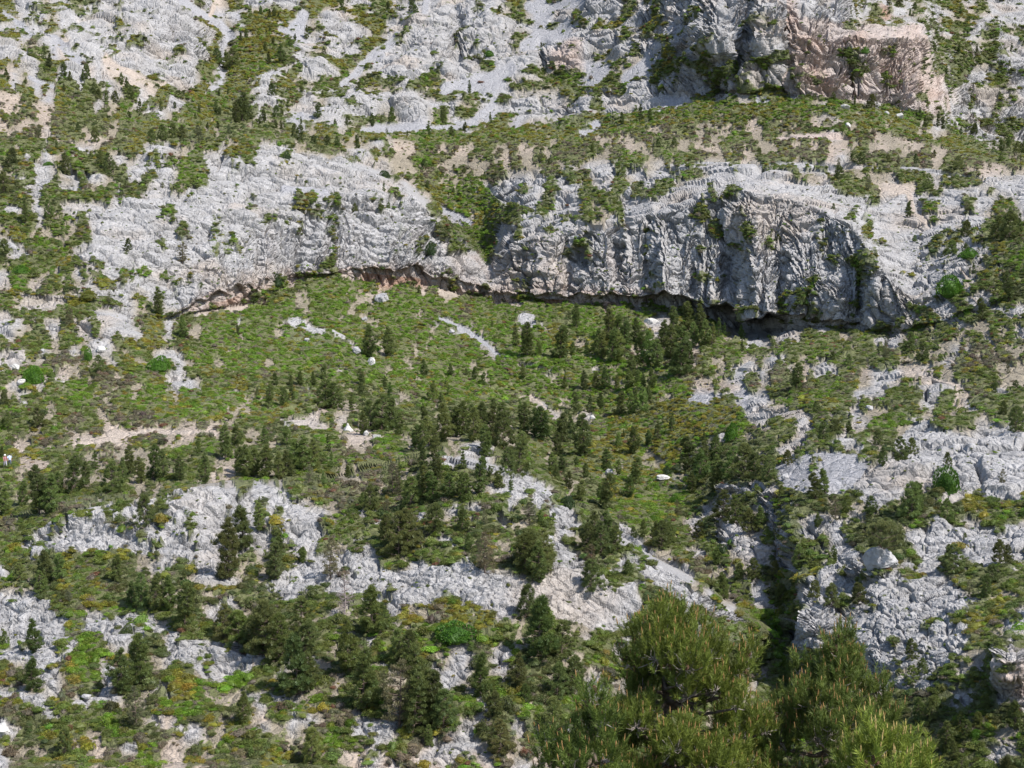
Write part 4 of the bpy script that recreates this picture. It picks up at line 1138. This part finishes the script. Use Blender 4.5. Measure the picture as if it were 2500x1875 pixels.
print("pines", len(tr_list), "named", len(labels), "max label", max(len(v.split()) for v in labels.values()), "dups", len(labels) - len(set(labels.values())))

# ------------------------------------------------------------------ the dead tree
def dead_tree():
    rs = np.random.RandomState(3); b, H_ = DEAD
    r = link("dead_tree", None, None, b, label="leafless grey dead tree standing among the green pines", category="tree")
    tr = [tube([(0, 0, -.2), (.03 * H_, 0, .4 * H_), (.0, .02 * H_, .75 * H_), (.02 * H_, 0, H_)], [.09, .06, .035, .01], 7)]
    tw = []
    for k in range(60):
        z = H_ * (.12 + .85 * rs.rand()); a = rs.uniform(0, 6.28); L = .30 * H_ * (1.05 - z / H_) + .15
        d = np.array([math.cos(a), math.sin(a), rs.uniform(.1, .5)])
        p0 = np.array([.02 * H_, 0, z]); p1 = p0 + d * L * .5; p2 = p0 + d * L + [0, 0, .05]
        tw.append(tube([p0, p1, p2], [.028, .016, .006], 4))
        for j in range(7):
            s = p0 + d * L * rs.uniform(.25, 1); e = s + unit(1, rs)[0] * L * .35 + [0, 0, L * .1]
            tw.append(tube([s, (s + e) / 2 + rs.normal(0, .02, 3), e], [.012, .008, .004], 3))
    V, F, _ = merge(tr); link("trunk", mesh_np("dead_trunk", V, F, 3, None, True, DEADWOOD), r)
    V, F, _ = merge(tw); link("branches", mesh_np("dead_branches", V, F, 3, None, True, DEADWOOD), r)
dead_tree()

# ------------------------------------------------------------------ boulders and cut stones
STONE = plain("boulder_stone", (.34, .335, .335), .93, .25, 2.5)
WSTONE = plain("white_stone", (.50, .485, .46), .93, .15, 3.0)
def boulder(name, u, v, wpx, hpx, label, cat="boulder", mat=None, seed=0, blocky=.35, point=0, sink=.22):
    b = at(u, v); s = b[1] / FPX; w, h = wpx * s, hpx * s
    iv, jf = ico(4)
    rs = np.random.RandomState(seed)
    q = iv * np.array([.5 * w, .42 * w, .62 * h])
    pn = unit(9, rs)
    for d in pn:                     # flat broken faces
        m = np.max(q @ d) * rs.uniform(.62, .85)
        over = q @ d - m
        q = q - np.clip(over, 0, None)[:, None] * d * .92
    qq = (iv * 2.2 + seed).astype(f32)
    q = q * (1 + .16 * fbm(qq, 3, seed % 5)[:, None])
    F1, F2, cr_ = voronoi((iv * 3.1 + seed).astype(f32), seed)
    q = q * (1 - .07 * (1 - sstep(0, .12, F2 - F1)))[:, None]
    if point:
        t = np.clip((q[:, 2] / (h * .5) + .2), 0, 1.4)
        q[:, :2] *= (1 - .62 * np.clip(t, 0, 1))[:, None]
        q[:, 2] *= 1.25
    me = mesh_np(name, q, jf, 3, None, False, mat or STONE)
    o = link(name, me, None, (float(b[0]), float(b[1]), float(b[2]) + h * (.5 - sink)), label=label, category=cat)
    return o
boulder("boulder", 933, 738, 40, 30, "grey cracked boulder alone on the green slope under the rust-stained lip", seed=1)
boulder("boulder", 889, 779, 16, 12, "pale flat stone on the green slope below the cracked grey boulder", seed=2)
boulder("boulder", 906, 889, 22, 22, "white angular stone just below the tall pair of pines", mat=WSTONE, seed=3)
boulder("boulder", 869, 866, 22, 20, "grey rock at the left foot of the tall pair of pines", seed=4)
boulder("boulder", 1589, 783, 38, 22, "white flat-topped block in the scrub under the middle cliff", mat=WSTONE, seed=5)
boulder("boulder", 1100, 819, 14, 9, "small pale stone left of the long scree strip", seed=6)
boulder("boulder", 748, 836, 14, 10, "small pale stone beneath the bare patch under the cave", seed=7)
boulder("boulder", 243, 866, 28, 16, "white broken rock heaped below the left terraces", mat=WSTONE, seed=8)
boulder("boulder", 36, 910, 20, 18, "rounded white stone near the left edge, upper of two", mat=WSTONE, seed=9)
boulder("boulder", 52, 940, 26, 16, "wide white stone near the left edge, lower of two", mat=WSTONE, seed=10)
boulder("boulder", 102, 863, 14, 12, "small white stone in the scrub right of the left edge rocks", seed=11)
boulder("boulder", 2069, 318, 16, 14, "white boulder beside the bright shrubs under the orange tower", mat=WSTONE, seed=12)
boulder("boulder", 2162, 286, 12, 10, "small white boulder on the green rib below the tower", mat=WSTONE, seed=13)
boulder("boulder", 2195, 292, 22, 12, "white split boulder on the green rib below the tower", mat=WSTONE, seed=14)
boulder("boulder", 2062, 274, 30, 14, "long white rock on the green strip under the orange tower", mat=WSTONE, seed=15)
boulder("pointed_rock", 1446, 1017, 17, 15, "pointed white rock standing on the upper valley floor", mat=WSTONE, seed=16, point=1)
boulder("boulder", 1619, 1192, 38, 11, "long flat white stone low on the valley floor", mat=WSTONE, seed=17)
boulder("boulder", 1487, 1172, 24, 18, "grey rock leaning among the pines of the valley floor", seed=18)
boulder("boulder", 2150, 1385, 88, 60, "big grey boulder in the shade of the umbrella pine", seed=19, sink=.15)
boulder("boulder", 2120, 1000, 26, 14, "pale round stone by the right hand rock slope", seed=20)
boulder("boulder", 1921, 1178, 24, 18, "rounded pale stone at the left foot of the round scree", seed=21)
boulder("stone_heap", 848, 1054, 32, 18, "bright white heap of cut stone beside the clearing", "stone", WSTONE, 22, point=1)
boulder("boulder", 892, 1068, 16, 14, "small upright white stone at the back of the clearing", "stone", WSTONE, 23)
boulder("boulder", 213, 1719, 28, 12, "flat pale stone on the lower left rubble", seed=24)
boulder("boulder", 2330, 1692, 18, 12, "pale loose block on the rubble at lower right", seed=25)
boulder("boulder", 5, 1815, 50, 34, "smooth white outcrop stone cut by the left edge", mat=WSTONE, seed=26)

def stone_block():
    b = at(919, 1078); s = b[1] / FPX
    import bmesh
    bm = bmesh.new(); bmesh.ops.create_cube(bm, size=1)
    bmesh.ops.scale(bm, vec=(20 * s, 9 * s, 11 * s), verts=bm.verts)
    bmesh.ops.bevel(bm, geom=bm.edges[:], offset=.06, segments=2, affect='EDGES')
    bmesh.ops.subdivide_edges(bm, edges=bm.edges[:], cuts=3, use_grid_fill=True)
    rs = np.random.RandomState(2)
    for v in bm.verts: v.co += Vector(rs.normal(0, .012, 3))
    me = bpy.data.meshes.new("stone_block"); bm.to_mesh(me); bm.free(); me.materials.append(WSTONE)
    link("stone_block", me, None, (float(b[0]), float(b[1]) - .3, float(b[2]) + 4.5 * s), label="squared pale stone block at the right end of the clearing", category="stone")
stone_block()

# ------------------------------------------------------------------ single bushes one can point at
def bush(u, v, wpx, hpx, rgb, label, seed):
    b = at(u, v); s = b[1] / FPX
    V, F, c = clump(seed, 1500, .9, .35, .06)
    me = mesh_np("bush", V, F, 3, c, False, LEAF)
    o = link("bush", me, None, (float(b[0]), float(b[1]), float(b[2]) - .05), label=label, category="bush", group="single bushes")
    o.scale = (wpx * s / 2, wpx * s / 2, hpx * s * 1.1); o.color = (*rgb, 1)
GB, DB, YB = (.085, .19, .020), (.050, .085, .030), (.15, .17, .03)
for k, (u, v, w, h, c, lb) in enumerate([
    (1788,1085,40,46,GB,"vivid green rounded bush above the right bank grove"),(1632,1176,26,20,DB,"dark round bush above the white valley stone"),
    (1652,1150,32,18,(.075,.105,.05),"grey green dome-shaped bush on the valley floor"),(1377,1249,46,32,DB,"dark rounded bush on the left side of the white rib"),
    (1648,1229,30,26,GB,"bright green bush low on the valley floor"),(1768,1370,36,26,DB,"dark round bush among the grey gorge rocks"),
    (675,695,26,26,DB,"dark round bush at the right end of the cave cliff lip"),(1048,622,30,30,DB,"dark bush clinging to the dome face"),
    (701,395,24,22,DB,"round dark bush on the crest of the left dome"),(938,436,30,22,DB,"round dark bush on the right flank of the left dome"),
    (2310,1195,76,62,(.075,.16,.02),"bright green bush leaning on the open white slope"),(50,665,42,26,GB,"bright green round bush on the left terraces"),
    (385,912,60,36,GB,"vivid green mat bush on the stony ground at left"),(80,935,64,44,GB,"vivid green bush among white stones at the left edge"),
    (215,885,24,28,GB,"vivid green bush under the left terraces"),(215,725,40,24,YB,"yellow green domed bush on the left terraces"),
    (2322,718,76,50,GB,"large bright green bush right of the buttress"),(2365,635,50,22,GB,"bright green bush under the dark right hand pines"),
    (1110,1555,110,40,(.06,.15,.015),"vivid green low bush in the lower middle scrub"),(310,1560,40,30,(.075,.11,.03),"rounded bush left of the lower left pines"),
    (2374,1782,30,26,GB,"bright green bush in the lower right thicket"),(118,402,28,14,GB,"green mat bush on the pale plateau pavement"),
    (2104,145,26,14,GB,"bright green bush high on the rock tower"),(1195,140,30,16,GB,"green bush in the scree at the centre top")]):
    bush(u, v, w, h, c, lb, 300 + k)

# ------------------------------------------------------------------ two walkers on the path at the left edge
def matc(name, rgb, r=.8):
    return plain(name, rgb, r, .08, 20)
def walker(u, v, shirt, trousers, hat, label, face=0.5, hatted=True):
    b = at(u, v)
    root = link("person", None, None, (float(b[0]), float(b[1]), float(b[2])), label=label, category="person")
    root.rotation_euler = (0, 0, face)
    J = {'pel': (0, 0, .92), 'che': (0, .02, 1.25), 'nk': (0, .02, 1.45), 'hd': (0, 0, 1.56), 'top': (0, -.01, 1.68)}
    E = [('pel', 'che'), ('che', 'nk'), ('nk', 'hd'), ('hd', 'top')]
    Rr = {'pel': .13, 'che': .145, 'nk': .055, 'hd': .085, 'top': .065}
    for s, n in ((-1, 'l'), (1, 'r')):
        J['sh' + n] = (s * .19, .02, 1.40); J['el' + n] = (s * .25, -.03 + s * .08, 1.13); J['wr' + n] = (s * .24, -.14 + s * .12, .93); J['ha' + n] = (s * .235, -.17 + s * .13, .86)
        J['hp' + n] = (s * .09, 0, .86); J['kn' + n] = (s * .10, -.06 - s * .12, .48); J['an' + n] = (s * .10, .02 - s * .20, .09); J['to' + n] = (s * .11, -.14 - s * .20, .04)
        Rr.update({'sh' + n: .062, 'el' + n: .042, 'wr' + n: .030, 'ha' + n: .034, 'hp' + n: .095, 'kn' + n: .062, 'an' + n: .040, 'to' + n: .035})
        E += [('che', 'sh' + n), ('sh' + n, 'el' + n), ('el' + n, 'wr' + n), ('wr' + n, 'ha' + n), ('pel', 'hp' + n), ('hp' + n, 'kn' + n), ('kn' + n, 'an' + n), ('an' + n, 'to' + n)]
        for f in range(4):
            a = 'f%d%s' % (f, n); J[a] = (s * (.235 + .012 * (f - 1.5)), -.19 + s * .13 - .014 * f, .775 + .01 * abs(f - 1.5)); Rr[a] = .009; E.append(('ha' + n, a))
        J['th' + n] = (s * .20, -.20 + s * .13, .83); Rr['th' + n] = .011; E.append(('ha' + n, 'th' + n))
    names = list(J)
    me = bpy.data.meshes.new("body"); me.from_pydata([J[k] for k in names], [(names.index(a), names.index(c)) for a, c in E], [])
    ob = link("body", me, root); me.materials.append(matc("skin", (.45, .27, .19)))
    sk_ = ob.modifiers.new("skin", 'SKIN'); ss = ob.modifiers.new("sub", 'SUBSURF'); ss.levels = 1; ss.render_levels = 1
    for k, nm in enumerate(names):
        me.skin_vertices[0].data[k].radius = (Rr[nm], Rr[nm])
        me.skin_vertices[0].data[k].use_root = nm == 'pel'
    def cloth(name, segs, rgb):
        pr = []
        for pts, rad in segs: pr.append(tube(pts, rad, 10))
        V, F, _ = merge(pr); link(name, mesh_np(name, V, F, 3, None, True, matc(name + "_cloth", rgb)), root)
    cloth("shirt", [([(0, 0, .88), (0, .01, 1.05), (0, .02, 1.28), (0, .02, 1.42), (0, .02, 1.47)], [.17, .165, .185, .13, .06]),
                    (([J['shl'], J['ell']]), [.085, .06]), (([J['shr'], J['elr']]), [.085, .06])], shirt)
    cloth("trousers", [([(0, 0, .98), (0, 0, .84)], [.165, .155]), ([J['hpl'], J['knl'], J['anl']], [.11, .08, .065]), ([J['hpr'], J['knr'], J['anr']], [.11, .08, .065])], trousers)
    if hatted: cloth("hat", [([(0, 0, 1.62), (0, 0, 1.635), (0, 0, 1.64), (0, 0, 1.72), (0, 0, 1.75)], [.17, .17, .11, .10, .03])], hat)
    else: cloth("hair", [([(0, .02, 1.58), (0, .02, 1.66), (0, .01, 1.72), (0, 0, 1.74)], [.105, .11, .085, .02])], hat)
walker(12, 1150, (.36, .17, .17), (.40, .38, .46), (.85, .83, .78), "person in white hat and red top walking on the path", .7)
walker(24, 1148, (.55, .65, .85), (.10, .12, .16), (.05, .035, .025), "person in pale blue shirt walking behind the white-hatted person", .5, False)

# ------------------------------------------------------------------ the big foreground pines
FN = leaf_material("foreground_needles", False, .28)
def P3(u, v, y): 
    a, b, c = ray(u, v); return np.array([a / b * y, y, c / b * y])
def fore_pine(label, blobs, trunk_uv, y0, seed, tint, candle=(.34, .20, .08), ntw=14, nneed=64):
    """blobs: (u, v, radius px, nearer) - branch ends carrying upright shoots"""
    rs = np.random.RandomState(seed)
    gy = y0; foot = np.array([P3(trunk_uv[0], 1900, y0)[0], y0, 0]); 
    i, j = gi(trunk_uv[0], 2430); ground = np.interp(y0, [5, 20, 62], [-3.1, -10.4, -27]) - .1
    foot[2] = ground
    root = link("pine_tree", None, None, tuple(foot), label=label, category="tree")
    top = P3(trunk_uv[0], trunk_uv[1], y0) - foot
    ax = lambda t: np.array([top[0] * t ** 1.5 + .12 * math.sin(t * 5), .1 * math.sin(t * 4), top[2] * t])
    Vb = [tube([ax(t) for t in np.linspace(-.02, .97, 12)], np.linspace(.13, .012, 12), 9)]
    NV, NF, NCc = [], [], []; off = 0
    TW = []; CV = []; cones = []
    s = y0 / FPX
    for (u, v, rpx, dy) in blobs:
        c = P3(u + rs.normal(0, 6), v, y0 - dy) - foot; R_ = rpx * s * .78
        t0 = np.clip((c[2] - R_ * 1.0) / top[2], .05, .93); p0 = ax(t0)
        mid_ = (p0 + c) / 2 + np.array([0, 0, -.18 * np.linalg.norm(c - p0)]) + rs.normal(0, .03, 3)
        Vb.append(tube([p0, mid_, c + [0, 0, -R_ * .35]], [.035, .024, .012], 6))
        n_sh = int(ntw * (R_ / .3) ** 1.7 * 6)
        d = unit(n_sh, rs)
        hh = rs.rand(n_sh) < .8; d[hh, 2] = np.abs(d[hh, 2])
        rad = rs.rand(n_sh) ** .4
        base = c + d * rad[:, None] * R_ * np.array([1, 1, 1.15]) * rs.uniform(.8, 1.45, (n_sh, 1))
        base[:, 2] -= .05
        # branchlets from the limb out to the shoots
        for k in range(0, n_sh, 2):
            e = base[k]; m0 = c + np.array([0, 0, -R_ * .35]) * rs.uniform(.4, 1)
            TW.append(tube([m0, m0 * .45 + e * .55 + rs.normal(0, .025, 3) - [0, 0, .03], e], [.009, .006, .004], 3))
        sd_ = d * .42 + np.array([0, 0, .80]) + .22 * unit(n_sh, rs); sd_ /= np.linalg.norm(sd_, axis=1, keepdims=True)
        SL = rs.uniform(.12, .27, n_sh)
        # needles: along each shoot, swept forward
        nn = nneed
        tpos = rs.rand(n_sh, nn)
        cb = base[:, None] + sd_[:, None] * (SL[:, None] * tpos)[..., None]
        sp_ = unit(n_sh * nn, rs).reshape(n_sh, nn, 3)
        nd = sd_[:, None] * 1.0 + sp_ * .85; nd /= np.linalg.norm(nd, axis=2, keepdims=True)
        L_ = rs.uniform(.055, .095, n_sh * nn)
        V, F = blades(cb.reshape(-1, 3), nd.reshape(-1, 3), L_, .0036, rs)
        br = np.repeat(rs.uniform(.75, 1.3, n_sh), nn) * rs.uniform(.75, 1.25, n_sh * nn)
        yel = np.repeat(rs.rand(n_sh), nn)
        cc = np.stack([tint[0] * br * (1 + .30 * yel), tint[1] * br * (1 + .15 * yel), tint[2] * br], 1)
        NV.append(V); NF.append(F + off); off += len(V); NCc.append(np.repeat(cc, 3, 0))
        # spring candles
        hs = rs.rand(n_sh) < (.55 * (d[:, 2] > .1) * (rad > .6))
        for k in np.where(hs)[0]:
            b0 = base[k] + sd_[k] * SL[k]; up = sd_[k] * .5 + np.array([0, 0, .8]); up /= np.linalg.norm(up)
            ln = rs.uniform(.04, .10)
            CV.append(tube([b0, b0 + up * ln * .6, b0 + up * ln], [.0055, .006, .002], 4))
        for k in range(rs.poisson(1.2)):
            cones.append(c + unit(1, rs)[0] * R_ * .75)
    V = np.vstack(NV); F = np.vstack(NF); cc = np.vstack(NCc)
    crown = link("crown", mesh_np("needle_crown", V, F, 3, cc, False, FN), root)
    V, F, _ = merge(CV); link("shoot_tips", mesh_np("shoot_tips", V, F, 3, None, True, plain("candle", candle, .8, .25, 30)), crown)
    V, F, _ = merge(Vb); link("trunk", mesh_np("fore_trunk", V, F, 3, None, True, BARK), root)
    V, F, _ = merge(TW); link("twigs", mesh_np("twigs", V, F, 3, None, True, plain("twig_bark", (.30, .26, .23), .9, .3, 20)), root)
    # cones: overlapping scales around an egg-shaped body
    cs = []
    iv, jf = ICO1
    for k in range(60):
        z = k / 60; a = k * 2.4; r_ = .020 * math.sin(math.pi * (z * .85 + .1)) + .002
        cs.append(((iv * [.007, .007, .0035]) + [math.cos(a) * r_, math.sin(a) * r_, -.035 + .07 * z], jf))
    cs.append((iv * [.016, .016, .034], jf))
    V, F, _ = merge(cs); cm = mesh_np("pine_cone", V, F, 3, None, True, plain("cone_brown", (.16, .09, .06), .8, .3, 60))
    for p in cones[:90]:
        o = link("pine_cone", cm, crown, tuple(p)); o.rotation_euler = (rs.uniform(-.6, .6), rs.uniform(-.6, .6), rs.uniform(0, 6)); o.scale = (1.3, 1.3, 1.3)
    # the lower crown, out of the frame
    return root

def fill(outline, n, rmin, rmax, seed, depth):
    """branch ends spread through a crown whose silhouette is given as (v, left u, right u)"""
    rs = np.random.RandomState(seed); o = np.array(outline, float); out = []
    v0, v1 = o[0, 0], o[-1, 0]
    for k in range(n):
        v = v0 + (v1 - v0) * rs.rand() ** .8
        l, r = np.interp(v, o[:, 0], o[:, 1]), np.interp(v, o[:, 0], o[:, 2])
        w = (r - l) / 2; m = (l + r) / 2
        rp_ = min(rs.uniform(rmin, rmax), w * .8 + 8)
        x = rs.uniform(-1, 1)
        yd = math.sqrt(max(0, 1 - x * x)) * rs.uniform(-.6, 1) * depth * min(1, w / 180)
        out.append((m + x * max(2, w - rp_ * .8), v + rp_ * .5, rp_, yd))
    return out
A_TINT = (.135, .180, .034)
fore_pine("tall foreground pine with two dense peaks, left of the three close pines",
    [(1625,1500,34,.3),(1600,1535,46,.5),(1655,1530,48,.2),(1700,1560,40,.1),(1565,1560,40,.2),(1730,1600,46,.3),(1790,1640,44,.2),(1530,1620,40,.2),(1830,1600,30,0),(1600,1600,54,.7),(1670,1620,60,.8)] +
    fill([(1490,1600,1650),(1560,1545,1710),(1640,1535,1760),(1700,1500,1840),(1780,1420,1900),(1880,1390,1920),(2050,1380,1930),(2300,1400,1900)], 170, 22, 62, 21, 1.5),
    (1640,1475), 18.0, 31, A_TINT)
fore_pine("foreground pine with a single slender peak and brown cones, middle of the close pines",
    [(2058,1555,26,.2),(2052,1600,40,.3),(2075,1640,44,.2),(2020,1660,40,.1),(1960,1630,26,0),(2140,1680,34,.2)] +
    fill([(1560,2035,2080),(1640,1990,2110),(1700,1890,2170),(1770,1850,2230),(1870,1850,2290),(2050,1860,2290),(2300,1880,2260)], 150, 22, 60, 22, 1.4),
    (2060,1545), 18.6, 32, (.110, .155, .036))
fore_pine("yellow green foreground pine top at the bottom edge, rightmost of the close pines",
    [(2145,1805,30,.2),(2190,1830,34,.3),(2100,1840,34,.2),(2240,1860,30,.1)] +
    fill([(1780,2120,2180),(1830,2050,2250),(1890,2010,2320),(2050,1990,2330),(2300,2010,2300)], 66, 22, 50, 23, 1.0),
    (2150,1790), 13.5, 33, (.175, .235, .040), (.45, .33, .13))
fore_pine("low spreading foreground pine at the bottom edge, leftmost of the close pines",
    [(1350,1800,30,.2),(1440,1700,32,.3),(1480,1760,40,.4),(1400,1850,40,.4),(1330,1850,34,.2),(1470,1850,40,.5)] +
    fill([(1690,1430,1490),(1760,1400,1520),(1840,1300,1530),(1920,1280,1560),(2100,1280,1560),(2300,1320,1540)], 66, 22, 50, 24, 1.0),
    (1470,1690), 16.0, 34, (.110, .165, .036))
